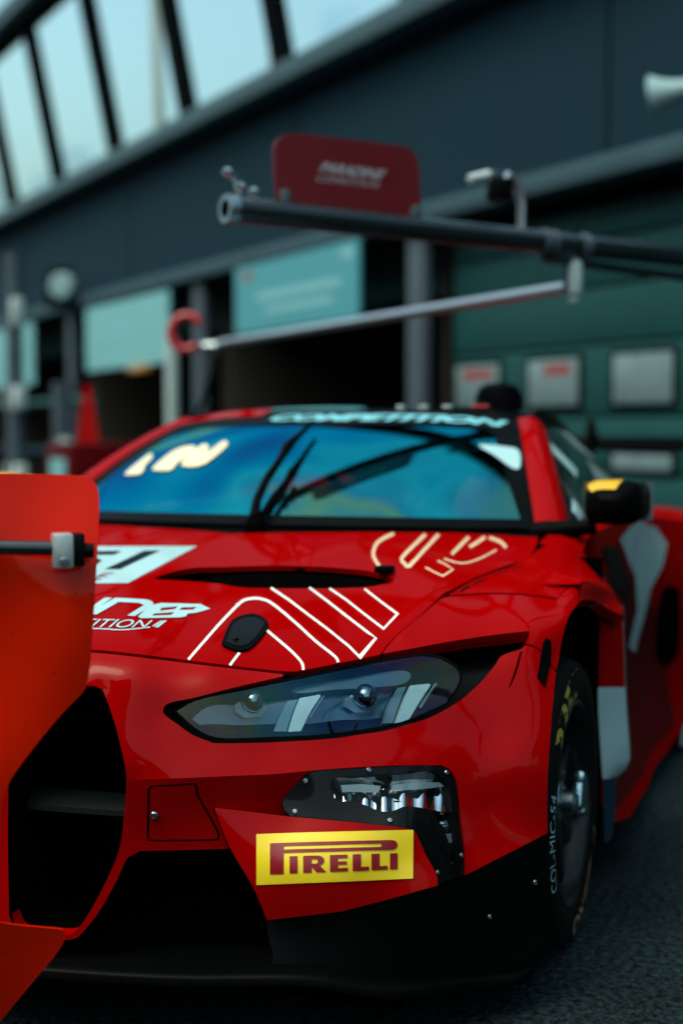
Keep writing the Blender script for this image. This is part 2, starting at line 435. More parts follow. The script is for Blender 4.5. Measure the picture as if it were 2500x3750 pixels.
M['lens'] = clear('headlight_lens', (.95, .97, .98), 1.35, film=dict(scale=(3.2, 3.2, 7), freq=2.2, cols=[(.30, .78, 1), (.12, .55, 1), (.22, .35, .95), (.75, .50, .80), (.9, .85, .5), (.3, .95, .9)]), base=.05)
M['foglens'] = clear('lamp_cover', (.97, .98, 1), 1.2)
M['windscreen'] = clear('coated_windscreen', (.40, .46, .50), 1.6, film=dict(scale=(1.0, 1.6, 2.2), freq=2.0, cols=[(.03, .90, 1), (.0, .55, .90), (.02, .25, .60), (.03, .55, .70), (.30, .75, .45), (.04, .6, .8)]), base=.40)

# ------------------------------------------------------------------ ground
def asphalt():
    m = bpy.data.materials.new('asphalt'); m.use_nodes = True; t = m.node_tree; b = t.nodes['Principled BSDF']
    tc = t.nodes.new('ShaderNodeTexCoord')
    v = t.nodes.new('ShaderNodeTexVoronoi'); v.inputs['Scale'].default_value = 95; v.inputs['Randomness'].default_value = 1
    n = t.nodes.new('ShaderNodeTexNoise'); n.inputs['Scale'].default_value = 55; n.inputs['Detail'].default_value = 8; n.inputs['Roughness'].default_value = .7
    big = t.nodes.new('ShaderNodeTexNoise'); big.inputs['Scale'].default_value = 1.6; big.inputs['Detail'].default_value = 6
    for q in (v, n, big): t.links.new(tc.outputs['Object'], q.inputs['Vector'])
    r = t.nodes.new('ShaderNodeValToRGB'); e = r.color_ramp.elements; e[0].position = .40; e[0].color = (.003, .006, .008, 1); e[1].position = .64; e[1].color = (.040, .066, .080, 1)
    t.links.new(n.outputs['Fac'], r.inputs[0])
    mb = t.nodes.new('ShaderNodeMix'); mb.data_type = 'RGBA'; mb.blend_type = 'MULTIPLY'; mb.inputs[0].default_value = 1
    r2 = t.nodes.new('ShaderNodeValToRGB'); e = r2.color_ramp.elements; e[0].position = .35; e[0].color = (.45, .45, .45, 1); e[1].position = .7; e[1].color = (1.15, 1.15, 1.15, 1)
    t.links.new(big.outputs['Fac'], r2.inputs[0]); t.links.new(r.outputs[0], mb.inputs[6]); t.links.new(r2.outputs[0], mb.inputs[7]); t.links.new(mb.outputs[2], b.inputs['Base Color'])
    ad = t.nodes.new('ShaderNodeMath'); ad.operation = 'ADD'; t.links.new(v.outputs['Distance'], ad.inputs[0]); t.links.new(n.outputs['Fac'], ad.inputs[1])
    bp = t.nodes.new('ShaderNodeBump'); bp.inputs['Strength'].default_value = .8; bp.inputs['Distance'].default_value = .012
    t.links.new(ad.outputs[0], bp.inputs['Height']); t.links.new(bp.outputs[0], b.inputs['Normal'])
    b.inputs['Roughness'].default_value = .8; b.inputs['Specular IOR Level'].default_value = .06
    return m
g = new_obj('ground', [(-400, -400, 0), (400, -400, 0), (400, 400, 0), (-400, 400, 0)], [(0, 1, 2, 3)], asphalt(), None, False)
g['kind'] = 'structure'

# ================================================================== PIT BUILDING (its face runs along FA, the garages lie beyond it)
HD = rad(199.2255+28.0); FA = np.array([math.cos(HD), math.sin(HD), 0]); FN = -np.array([math.cos(HD-math.pi/2), math.sin(HD-math.pi/2), 0]); FD = 7.0
FO = np.array([CAM[0], CAM[1], 0])-FN*FD
AX = [FA, FN, (0, 0, 1)]
def fac(s, z, o=0.0): return FO+FA*s+FN*o+np.array([0, 0, z])
def fbox(mb, s0, s1, z0, z1, o0, o1, bev=0): return mb.box(fac((s0+s1)/2, (z0+z1)/2, (o0+o1)/2), (abs(s1-s0), abs(o1-o0), abs(z1-z0)), AX, bev)
M['clad'] = mat('dark_blue_grey_cladding', (.0065, .027, .046), rough=.85, spec=.15, noise=(.8, .22))
M['beam'] = mat('grey_painted_steel', (.045, .085, .115), rough=.6, spec=.2, noise=(3, .2))
M['ledge'] = mat('zinc_ledge', (.06, .105, .135), rough=.55, spec=.2, noise=(2, .25))
M['post'] = mat('grey_post', (.07, .09, .12), rough=.6, spec=.2, noise=(4, .2))
M['mull'] = mat('black_mullion', (.003, .004, .005), rough=.8, spec=.05)
M['pane'] = clear('window_glass', (.93, .98, .98), 1.45)
M['doorgreen'] = mat('dark_green_door', (.010, .064, .068), rough=.6, spec=.2, noise=(2, .18))
M['doorglass'] = mat('milky_acrylic', (.17, .24, .27), rough=.3, noise=(6, .15))
M['brown'] = mat('garage_interior', (.05, .036, .028), rough=.9, noise=(1.5, .3))
M['signblue'] = mat('pale_blue_sign', (.07, .32, .40), rough=.45, noise=(2, .1))
M['signpale'] = mat('paler_blue_sign', (.20, .48, .54), rough=.45, noise=(2, .1))
M['print'] = mat('white_print', (.22, .50, .58), rough=.5)
M['maroon'] = mat('maroon_paint_and_shade', (.075, .0006, .002), rough=.5, spec=.05)  # cart cabinet colour, also the painted shade on the car flank
M['dullred'] = mat('dull_red_cloth', (.035, .004, .006), rough=.9, spec=.05)
M['hornwhite'] = mat('pale_blue_horn', (.26, .40, .45), rough=.5)
M['white'] = mat('white_powder_coat', (.46, .54, .56), rough=.45, noise=(5, .08))
M['redprint'] = mat('red_print', (.30, .06, .07), rough=.5)
M['cream'] = mat('cream_post', (.42, .38, .34), rough=.6)
M['concrete'] = mat('reflection_wall_concrete', (.36, .34, .30), rough=.85, noise=(3, .25))
M['amber'] = mat('amber_card', (.75, .36, .03), rough=.6, noise=(3, .15))
bld = thing('pit_building', 'dark grey pit garage building with slanted glazing and green doors', 'building', tuple(fac(15, 0, 0)))
def bpart(mb, name, m, parent=None, smooth=False):
    o = mb.build(name, m, parent or bld, smooth)
    if (parent or bld) is bld: o.matrix_parent_inverse = Matrix.Translation(-Vector(bld.location))
    return o
S0, S1 = -14.0, 62.0
bpart(fbox(MB(), S0, S1, 3.30, 4.93, -.45, 0), 'upper_wall', M['clad'])
k = 0
for s in np.arange(S0+1.2, S1, 5.4):    # faint joints of the cladding
    bpart(fbox(MB(), s, s+.03, 3.31, 4.92, -.02, .006), 'cladding_joint', M['mull'])
bpart(fbox(MB(), S0, S1, 4.935, 5.16, -.4, .30, .02), 'ledge', M['ledge'], smooth=True)
bpart(fbox(MB(), S0, S1, 3.13, 3.298, -.3, .14, .01), 'lintel_beam', M['beam'], smooth=True)
bpart(fbox(MB(), S0, S1, 0, 4.69, -8.5, -8.3), 'rear_wall', M['clad'])
fl = MB(); fbox(fl, S0, S1, 4.70, 4.93, -8.2, -.46); bpart(fl, 'floor_slab', M['clad'])
rf_ = MB(); fbox(rf_, S0, S1, 7.98, 8.2, .1, .72); bpart(rf_, 'roof', M['beam'])
bpart(fbox(MB(), S0, S1, 7.70, 7.80, .34, .60), 'head_rail', M['mull'])
bpart(MB().tube([fac(S0, 7.89, .72), fac(S1, 7.89, .72)], .085, 14), 'gutter', M['ledge'], smooth=True)
def lean(s0, s1, z0, z1, o0, o1, mb=None):
    mb = mb or MB(); q = .2
    c = [fac(s, z, o+q*(z-5.17)) for z in (z0, z1) for s, o in ((s0, o0), (s1, o0), (s1, o1), (s0, o1))]
    mb.add(c, [(0, 1, 2, 3), (4, 5, 6, 7), (0, 1, 5, 4), (1, 2, 6, 5), (2, 3, 7, 6), (3, 0, 4, 7)]); return mb
ms = [11.76+2.83*i for i in range(-6, 15)]
for s in ms: bpart(lean(s-.11, s+.11, 5.162, 7.71, -.16, .05), 'mullion', M['mull'])
for a_, b_ in zip(ms[:-1], ms[1:]): bpart(lean(a_+.112, b_-.112, 5.163, 7.70, -.06, -.05), 'window_pane', M['pane'])
for s in (14.55, 19.6, 12.9+11.6): bpart(MB().tube([fac(s+.55, 4.93, -2.6), fac(s-.1, 9.2, -2.2)], .10, 12), 'slanted_strut', M['cream'], smooth=True)
cols = [6.2+5.4*i for i in range(-3, 9)]
for s in cols: bpart(fbox(MB(), s-.14, s+.14, 0, 3.128, -.05, .05, .01), 'column', M['post'], smooth=True)
for i, s in enumerate(cols[:-1]):
    a_, b_ = s+.172, s+5.4-.172
    if a_ > 11:      # open garages
        g_ = MB(); fbox(g_, a_, b_, 0, 3.1, -8.1, -8.0); fbox(g_, a_-.1, a_-.02, 0, 3.1, -8, -.36); fbox(g_, b_+.02, b_+.1, 0, 3.1, -8, -.36); fbox(g_, a_, b_, 3.06, 3.12, -8, -.36)
        bpart(g_, 'garage_interior', M['brown'])
        bpart(fbox(MB(), a_, b_, 2.55, 3.05, -.62, -.55), 'raised_door', M['doorgreen'])
    else:            # closed sectional doors
        d_ = bpy.data.objects.new('garage_door', None); COL.objects.link(d_); d_.parent = bld; d_.matrix_parent_inverse = Matrix.Translation(-Vector(bld.location))
        zs = [0.02, .46, .86, 1.32, 1.90, 2.36, 2.74, 3.02]
        for z0, z1 in zip(zs[:-1], zs[1:]):
            bpart(fbox(MB(), a_+.12, b_-.12, z0+.012, z1-.012, -.26, -.20, .012), 'door_panel', M['doorgreen'], d_, True)
        bpart(fbox(MB(), a_, b_, 0.0, 3.12, -.34, -.27), 'door_backing', M['mull'], d_)
        for r_, z0, z1 in ((0, 1.42, 1.80), (1, .90, 1.02)):
            for j in range(4):
                c = b_-.54-j*1.145
                bpart(fbox(MB(), c-.40, c+.40, z0-.045, z1+.045, -.199, -.185, .006), 'window_frame', M['mull'], d_, True)
                bpart(fbox(MB(), c-.345, c+.345, z0, z1, -.184, -.178, .002), 'door_window', M['doorglass'], d_, True)
                if r_ == 0 and j < 2: bpart(fbox(MB(), c-.25, c+.22-.1*j, z1-.13, z1-.04, -.1775, -.176), 'window_print', M['redprint'], d_)

# --- hung signs
def sign(s0, s1, z0, z1, m, label, lines, dot=None):
    t = thing('garage_sign', label, 'sign', tuple(fac((s0+s1)/2, z0, .2)), 'pale blue signs hung over the garages')
    def sp(mb, n_, mm, par=t, sm=False):
        o = mb.build(n_, mm, par, sm); o.matrix_parent_inverse = Matrix.Translation(-Vector(t.location)) if par is t else Matrix(); return o
    sp(fbox(MB(), s0, s1, z0, z1, .16, .20, .01), 'board', m)
    for (a_, b_, c_, d_) in lines: sp(fbox(MB(), s0+(s1-s0)*a_, s0+(s1-s0)*b_, z0+(z1-z0)*c_, z0+(z1-z0)*d_, .201, .204), 'print_line', M['print'])
    for q in (.1, .9): sp(MB().tube([fac(s0+(s1-s0)*q, z1-.01, .18), fac(s0+(s1-s0)*q, 3.25, .16)], .012, 8), 'hanger', M['post'])
    if dot: sp(fbox(MB(), s0+(s1-s0)*dot[0], s0+(s1-s0)*dot[1], z0+(z1-z0)*dot[2], z0+(z1-z0)*dot[3], .201, .204), 'print_mark', M['redprint'])
sign(12.44, 15.45, 2.33, 3.10, M['signblue'], 'teal blue sign with two white lines hung beside the green door', [(.12, .8, .44, .56), (.18, .72, .24, .34), (.03, .12, .78, .92)], (.84, .92, .78, .90))
sign(17.63, 21.07, 2.10, 3.05, M['signpale'], 'pale blue sign with blurred print hung over the middle open garage', [(.3, .75, .45, .62)])
sign(24.0, 27.8, 1.99, 3.05, M['signpale'], 'pale blue sign at the far left edge over a garage', [(.08, .16, .1, .9)])
sm_ = fbox(MB(), 18.35, 18.95, 2.01, 2.09, .1, .3, .02).build('warning_beacon', mat('amber_plastic', (.6, .22, .02), rough=.3), None, True); tag(sm_, 'small orange beacon under the middle pale blue sign', 'beacon')

# --- loudspeaker and floodlight on the wall
hp = at(1540*S15, 212*S15, d=8.3); ax_ = FA*.8+FN*.55+np.array([0, 0, -.12]); ax_ /= np.linalg.norm(ax_)
ls = thing('horn_loudspeaker', 'white horn loudspeaker on the dark wall at upper right', 'loudspeaker', tuple(hp))
MB().lathe([(.045, -.22), (.05, -.12), (.065, -.03), (.09, .05), (.118, .10), (.122, .11), (.115, .105), (.07, .05), (.03, -.05), (.0005, -.05)], (0, 0, 0), ax_, 32).build('horn', M['hornwhite'], ls, True)
MB().lathe([(.0005, -.42), (.06, -.42), (.066, -.40), (.066, -.23), (.045, -.21)], (0, 0, 0), ax_, 24).build('driver_unit', M['white'], ls, True)
wl_ = fac(float((hp-FO) @ FA), 0, 0)-hp; wl_[2] = 0
MB().tube([-ax_*.3, -ax_*.3+np.array([0, 0, -.1]), wl_-ax_*.3+np.array([0, 0, -.1])], .02, 10).build('bracket', M['mull'], ls, True)
fp = fac(21.7, 3.44, .35)
fl_ = thing('floodlight', 'round white floodlight housing on the wall at left', 'floodlight', tuple(fp))
MB().lathe([(.0005, .12), (.17, .12), (.20, .09), (.21, .0), (.18, -.1), (.0005, -.12)], (0, 0, 0), FN*.7-FA*.75, 28).build('housing', M['hornwhite'], fl_, True)
MB().box(-FA*-.25, (.5, .3, .6), AX, .03).build('mounting_box', M['mull'], fl_, True)
MB().tube([(0, 0, 0), -FN*.36], .04, 10).build('arm', M['post'], fl_, True)

# --- poles and cart in front of the garages
def pole(u, v0, d, r, label, m, top=None, brackets=()):
    P = at(u, v0, d=d); t = thing('pole', label, 'pole', (P[0], P[1], 0))
    MB().tube([(0, 0, 0), (0, 0, P[2])], r, 14).build('shaft', m, t, True)
    MB().lathe([(.0005, .03), (r*2.6, .03), (r*2.8, .0), (.0005, 0)], (0, 0, 0), (0, 0, 1), 20).build('base_plate', M['post'], t, True)
    for z, w_, h_ in brackets: MB().box((0, 0, z), (w_, .12, h_), AX, .02).build('bracket', M['white'], t, True)
    return t
pole(630, 1235, 16.5, .075, 'pale post standing below the red hose ring', M['white'])
pole(50, 930, 15.0, .09, 'tall grey post at the left edge', M['post'], brackets=[(1.55, .45, .25), (.75, .5, .2), (2.45, .3, .3)])
pole(225, 1400, 16, .10, 'blue grey post beside the tool cart', M['post'], brackets=[(.95, .35, .35)])
cp = at(330, 1500, d=13.0); cart = thing('tool_cart', 'red pit cart with a pale blue front behind the car', 'cart', (cp[0], cp[1], 0))
MB().box((0, 0, .62), (.8, .6, .95), AX, .03).build('cabinet', M['maroon'], cart, True)
MB().box(FN*.305+np.array([0, 0, .7]), (.45, .02, .5), AX, .005).build('front_panel', M['signpale'], cart)
for a_ in (-.3, .3):
    for b_ in (-.22, .22): MB().lathe([(.0005, -.025), (.08, -.025), (.08, .025), (.0005, .025)], FA*a_+FN*b_+np.array([0, 0, .08]), FN, 18).build('castor', M['mull'], cart, True)
MB().prism([FA*-.25+np.array([0, 0, 1.1]), FA*.25+np.array([0, 0, 1.1]), np.array([0, 0, 1.62])], FN*.05).build('pennant', M['red'], cart)
rail_t = thing('barrier_rail', 'teal barrier rail in front of the far garages', 'barrier', tuple(fac(24, 0, .9)))
for z in (1.62, .9): MB().tube([FA*-5.5+np.array([0, 0, z]), FA*6+np.array([0, 0, z])], .06, 10).build('rail', M['clad'] if z < 1 else M['doorgreen'], rail_t, True)
for s in (-5.4, -1.6, 2.2, 5.9): MB().tube([FA*s, FA*s+np.array([0, 0, 1.62])], .04, 10).build('post', M['post'], rail_t, True)

# --- wall with amber cards behind the camera, added only for reflections
pw = thing('reflection_wall', 'added concrete wall with amber cards, out of view, for reflections', 'wall', tuple(fac(0, 0, 18)))
def ppart(mb, n_, m):
    o = mb.build(n_, m, pw); o.matrix_parent_inverse = Matrix.Translation(-Vector(pw.location)); return o
ppart(fbox(MB(), -40, 40, 0, 1.15, 18, 18.3), 'wall', M['concrete'])
for s in range(-36, 38, 6): ppart(fbox(MB(), s, s+2.6, .3, 3.2, 17.90, 17.96), 'reflection_card', M['amber'])
# added unseen stand shape, blocks low sky and darkens reflections
gsd = thing('sky_blocker', 'added dark sky blocker shaped like a covered stand, out of view', 'sky_blocker', tuple(fac(0, 0, 40)))
def gpart(mb, n_, m):
    o = mb.build(n_, m, gsd); o.matrix_parent_inverse = Matrix.Translation(-Vector(gsd.location)); return o
M['stand'] = mat('dark_blocker', (.012, .016, .018), rough=.9, spec=.05, noise=(.3, .4))  # used only for the added sky blocker
for k_ in range(10): gpart(fbox(MB(), -75, 75, .6*k_, 1.2+1.1*k_, 38+1.6*k_, 39.7+1.6*k_), 'blocker_tier', M['stand'])
gpart(fbox(MB(), -75, 75, 0, 20, 55.0, 55.6), 'blocker_back', M['stand']); gpart(fbox(MB(), -75, 75, 20, 21, 36, 56), 'roof', M['stand'])
for s in range(-72, 76, 12): gpart(fbox(MB(), s-.25, s+.25, 9, 20, 52, 52.5), 'blocker_pillar', M['stand'])

# --- far trees, added out of view to darken the reflected horizon
rt = np.random.RandomState(3); nT = 7000
hd_ = np.radians(rt.uniform(215, 430, nT)); rr_ = rt.uniform(120, 150, nT); cx_ = rr_*np.cos(hd_); cy_ = rr_*np.sin(hd_)
top_ = 9+4*np.sin(hd_*23)+2.5*np.sin(hd_*61+1); cz_ = rt.uniform(.2, 1, nT)**.6*top_
Cn = np.stack([cx_, cy_, cz_], 1); tv = []; tf = []
for k_ in range(3):
    A_ = rt.normal(0, 1, (nT, 3, 3)); A_ *= (1.3/np.linalg.norm(A_, axis=2))[..., None]*rt.uniform(.6, 1.3, (nT, 1, 1))
    tv.append((Cn[:, None]+A_).reshape(-1, 3)); tf.append(np.arange(nT*3).reshape(-1, 3)+k_*nT*3)
tb = new_obj('reflection_trees', np.concatenate(tv), np.concatenate(tf), mat('reflection_foliage', (.02, .045, .025), rough=.9, spec=.1, noise=(.2, .5)), None, False)
tag(tb, 'added dark belt of far trees, out of view, for reflections', 'trees'); tb['kind'] = 'stuff'

# ================================================================== PIT BOOM over the car
M['boom'] = mat('black_boom_paint', (.008, .014, .017), rough=.25, coat=.5)
M['alu'] = mat('brushed_aluminium', (.55, .55, .60), rough=.3, metal=.9)
E1 = at(836, 765, d=4.55); E2 = at(2700, 985, d=5.75); E2[2] = E1[2]-.03
E2 = E1+(E2-E1)*1.25
bt = E2-E1; bL = np.linalg.norm(bt); bt /= bL
bf = np.array([E2[0], E2[1], 0])
boom = thing('pit_boom', 'black tubular pit boom reaching in over the car from the right', 'boom', tuple(bf))
def bop(mb, n_, m, par=None, sm=True):
    o = mb.build(n_, m, par or boom, sm); 
    if par is None: o.matrix_parent_inverse = Matrix.Translation(-Vector(boom.location))
    return o
rB = .042
pole_o = bop(MB().lathe([(rB*.78, .0), (rB, .0), (rB, .03), (rB, bL), (rB*.9, bL), (rB*.78, bL), (rB*.78, .0)], E1, bt, 28), 'boom_tube', M['boom'])
bop(MB().lathe([(rB*.70, -.012), (rB*1.10, -.012), (rB*1.13, -.004), (rB*1.13, .025), (rB*1.02, .03), (rB*.70, .0), (rB*.70, -.012)], E1, bt, 28), 'end_ring', M['steel'])
bop(MB().lathe([(.0005, .06), (rB*.72, .06), (rB*.72, .3), (.0005, .3)], E1, bt, 20), 'tube_plug', M['void'])
def on(u, lift=0.0):
    """point on the boom axis under photo column u"""
    lo, hi = 0, bL
    for _ in range(40):
        m_ = (lo+hi)/2
        if pj(E1+bt*m_)[0] < u: lo = m_
        else: hi = m_
    return E1+bt*lo+np.array([0, 0, lift])
for u in (1990, 2010, 2130): bop(MB().lathe([(rB*1.0, -.02), (rB*1.14, -.018), (rB*1.14, .018), (rB*1.0, .02)], on(u), bt, 24), 'collar', M['post'])
# fittings at the open end
fx = on(880)
for du, dz, r_ in ((0, .072, .018), (-.045, .115, .016), (.05, .062, .016)):
    bop(MB().lathe([(.0005, -r_), (r_*.8, -r_*.7), (r_, 0), (r_*.8, r_*.7), (.0005, r_)], fx+bt*du+np.array([0, 0, dz]), (0.3, .4, 1), 16), 'fitting', M['chrome'])
bop(MB().tube([fx+np.array([0, 0, .03]), fx+np.array([0, 0, .08]), fx-bt*.05+np.array([0, 0, .12])], .011, 10), 'fitting_stem', M['steel'])
bop(MB().tube([fx+bt*.05+np.array([0, 0, .03]), fx+bt*.05+np.array([0, 0, .07])], .010, 10), 'fitting_stem', M['steel'])
# bent tube with camera head
b0 = on(1908, .03); Rb = .33/3
bend = [b0, b0+np.array([0, 0, .10]), b0+np.array([0, 0, .15])-bt*.01, b0+np.array([0, 0, .185])-bt*.035, b0+np.array([0, 0, .195])-bt*.07]
bop(MB().tube(bend, .016, 14), 'bent_tube', M['alu'])
hd = b0+np.array([0, 0, .14])-bt*.10
bop(MB().box(hd, (.085, .07, .085), [bt, np.cross([0, 0, 1], bt), (0, 0, 1)], .015), 'camera_head', M['blackplastic'])
bop(MB().lathe([(.0005, -.05), (.018, -.045), (.02, .04), (.0005, .045)], hd-bt*.09+np.array([0, 0, .035]), bt*.9+np.array([0, 0, .25]), 16), 'camera_lens', M['white'])
bop(MB().box(hd+np.array([0, 0, .05])-bt*.02, (.05, .04, .03), [bt, np.cross([0, 0, 1], bt), (0, 0, 1)], .006), 'camera_mount', M['post'])
# glass hose guide and swing rail
h0 = on(2100); hgt = lambda z: h0+np.array([0, 0, z])
bop(MB().lathe([(.012, -.05), (.030, -.06), (.034, -.09), (.034, -.15), (.030, -.18), (.020, -.19), (.018, -.21), (.0005, -.21)], h0, (0, 0, 1), 20), 'hose_guide', M['white'])
bop(MB().tube([h0+FN*.035-np.array([0, 0, .06]), h0+FN*.035-np.array([0, 0, .17])], .012, 10), 'guide_rod', M['chrome'])
r0 = at(2105, 1048, d=float((h0-CAM) @ FW)); r1 = at(806, 1258, d=8.3)
bop(MB().tube([r0, r1], .024, 14), 'swing_rail', M['alu'])
bop(MB().tube([on(1990, -.06), on(2700, -.09)], .018, 10), 'air_line', M['boom'])
bop(MB().tube([on(2110, .04), on(2110, .10)+bt*.02, on(2700, .30)], .006, 8), 'guy_wire', M['mull'])
bop(MB().tube([E2-np.array([0, 0, E2[2]]), E2+np.array([0, 0, .3])], .07, 18), 'mast', M['boom'])
bop(MB().box((E2[0], E2[1], .03), (.6, .6, .06), None, .01), 'mast_foot', M['boom'])
# red hose ring at the end of the rail
rc = at(682, 1218, d=8.2); hs = thing('air_hose', 'red hose bent into an open ring at the end of the boom rail', 'hose', tuple(rc))
rp = []
for q in np.linspace(rad(35), rad(318), 26): rp.append(RT*.095*math.cos(q)*.95+UP*.098*math.sin(q)+FW*.02*math.sin(q*.5))
MB().tube(rp, .026, 12).build('hose_ring', mat('red_hose', (.42, .01, .02), rough=.4, coat=.3), hs, True)
e_ = at(775, 1262, d=8.2)-rc
MB().tube([e_*1.0+UP*.1, e_, at(770, 1360, d=8.0)-rc, at(745, 1450, d=7.8)-rc], .02, 10).build('hose_black', M['blackplastic'], hs, True)
MB().tube([at(768, 1400, d=7.95)-rc, at(735, 1480, d=7.7)-rc, at(690, 1560, d=7.4)-rc], .017, 10).build('hose_tail', hs.children[0].data.materials[0], hs, True)
MB().lathe([(.0005, -.05), (.04, -.05), (.045, .03), (.0005, .05)], e_-UP*.02, RT, 16).build('reel', M['steel'], hs, True)

# red name board standing on the boom
nb_c = on(1270)
nv = np.cross(bt, [0, 0, 1]); nv = nv if nv @ (CAM-nb_c) > 0 else -nv
def on_board(u, v):
    d = ray(u, v); t_ = ((nb_c-CAM) @ nv)/(d @ nv); return CAM+t_*d
nb = thing('name_board', 'dark red rounded board with white team lettering on the boom', 'sign board', tuple(nb_c))
ol = join([(1070, 740), (1066, 735)], cr([(1014, 735), (1004, 620), (1003, 545), (1018, 510), (1055, 490), (1100, 489)], 5), cr([(1100, 489), (1300, 512), (1470, 536), (1512, 556), (1530, 600), (1538, 700), (1541, 755)], 5), [(1541, 758), (1503, 758), (1500, 790), (1075, 755)])
B0 = [on_board(*p)-nb_c for p in ol]
M['boardred'] = mat('dull_red_board', (.16, .002, .006), rough=.4, coat=.2, noise=(6, .1))
MB().prism(B0, -nv*.008).build('board', M['boardred'], nb)
for u in (1040, 1522): 
    p_ = on(u, .05)-nb_c; MB().box(p_, (.03, .035, .06), [bt, nv, (0, 0, 1)], .004).build('clamp', M['post'], nb, True)
M['bprint'] = mat('pale_pink_print', (.42, .40, .44), rough=.5)
for body, q, bd in (('PARADINE', [(1180, 592), (1416, 624), (1396, 658), (1165, 628)], .035), ('COMPETITION', [(1163, 640), (1394, 668), (1380, 690), (1155, 664)], .0)):
    v_, f_ = text2d(body, shear=.2, bold=bd); qm = quad_map(q, v_)
    new_obj('board_lettering', [on_board(*p)-nb_c+nv*.002 for p in qm], f_, M['bprint'], nb, False)

# ================================================================== glossy red panel in front of the nose
PD = 2.42
pc = at(150, 2300, d=PD); pn = CAM-pc; pn[2] = 0; pn /= np.linalg.norm(pn)
pn = pn*math.cos(rad(6))+np.cross([0, 0, 1], pn)*math.sin(rad(6))
def on_panel(U, V):
    d = ray(U, V); t_ = ((pc-CAM) @ pn)/(d @ pn); P = CAM+t_[:, None]*d
    r = P-pc; hx = r @ np.cross([0, 0, 1], pn); hz = r[:, 2]
    wob = -hz*.06-.33*np.minimum(hz, 0)**2+.022*np.sin(hx*9+1.0)*np.cos(hz*6)+.007*np.sin(hz*15+hx*8)+.004*np.sin(hx*24-hz*9)+.006*np.exp(-((hx+.12)/.03)**2)*np.clip(hz+.1, 0, .4)*3
    return CAM+(t_-wob)[:, None]*d
M['panelred'] = paint('glossy_red_sheet', (.68, .012, .0004), .30, 1.45)
pol = join(cr([(-330, 1737), (0, 1733), (200, 1737), (300, 1742), (338, 1757), (358, 1790), (364, 1850), (359, 2000), (350, 2150), (341, 2300), (332, 2420), (320, 2500), (300, 2540), (230, 2612), (130, 2732), (40, 2856), (16, 2920), (8, 3000), (0, 3150), (-4, 3300), (-3, 3375)], 4),
           cr([(-3, 3378), (60, 3388), (150, 3397), (222, 3404), (238, 3416), (237, 3445), (200, 3503), (100, 3622), (0, 3745), (-120, 3900), (-160, 4150)], 4), [(-330, 4150)])
pan = thing('red_panel', 'glossy red cut-out panel with a black rod in front of the grille', 'panel', (pc[0], pc[1], 0))
pan.location = (0, 0, 0)
sheet = panel('sheet', pol, on_panel, M['panelred'], pan, step=18, flange=.005)
def onp(u, v, o=0.0): return on_panel(np.array([float(u)]), np.array([float(v)]))[0]+pn*o
ro = .03
MB().tube([onp(-330, 1994, ro), onp(225, 2003, ro), onp(268, 2004, ro)], .0125, 18).build('rod', M['boom'], pan, True)
pr = np.cross([0, 0, 1], pn); pr = pr if pr @ RT > 0 else -pr
AXP = [pr, pn, (0, 0, 1)]
c0 = onp(220, 2010, ro+.004)
M['clampalu'] = mat('cast_aluminium', (.50, .52, .54), rough=.45, metal=.6, noise=(60, .2))
MB().box(c0, (.034, .04, .058), AXP, .004).build('clamp', M['clampalu'], pan, True)
MB().box(onp(278, 2008, ro-.004), (.02, .034, .055), AXP, .003).build('clamp_backing', M['blackplastic'], pan, True)
MB().tube([onp(285, 2011, ro-.004), onp(335, 2012, ro-.004)], .0125, 16).build('rod_end', M['blackplastic'], pan, True)
for v_ in (1969, 2047):
    p_ = onp(222, v_, ro+.024)
    MB().lathe([(.0075, -.002), (.0075, .001), (.006, .002), (.0045, .002), (.0042, -.001), (.0005, -.001)], p_, pn, 16).build('screw', M['steel'], pan, True)
pb = onp(-330, 1994, ro)
MB().tube([(pb[0], pb[1], 0), (pb[0], pb[1], pb[2]+.05)], .02, 14).build('stand', M['boom'], pan, True)
MB().box((pb[0], pb[1], .012), (.3, .3, .024), AXP, .004).build('stand_foot', M['boom'], pan, True)


# ================================================================== THE RACE CAR
car = thing('race_car', 'glossy red race car with yellow tyre sticker and white hood lines', 'race car', (0, 0, 0))

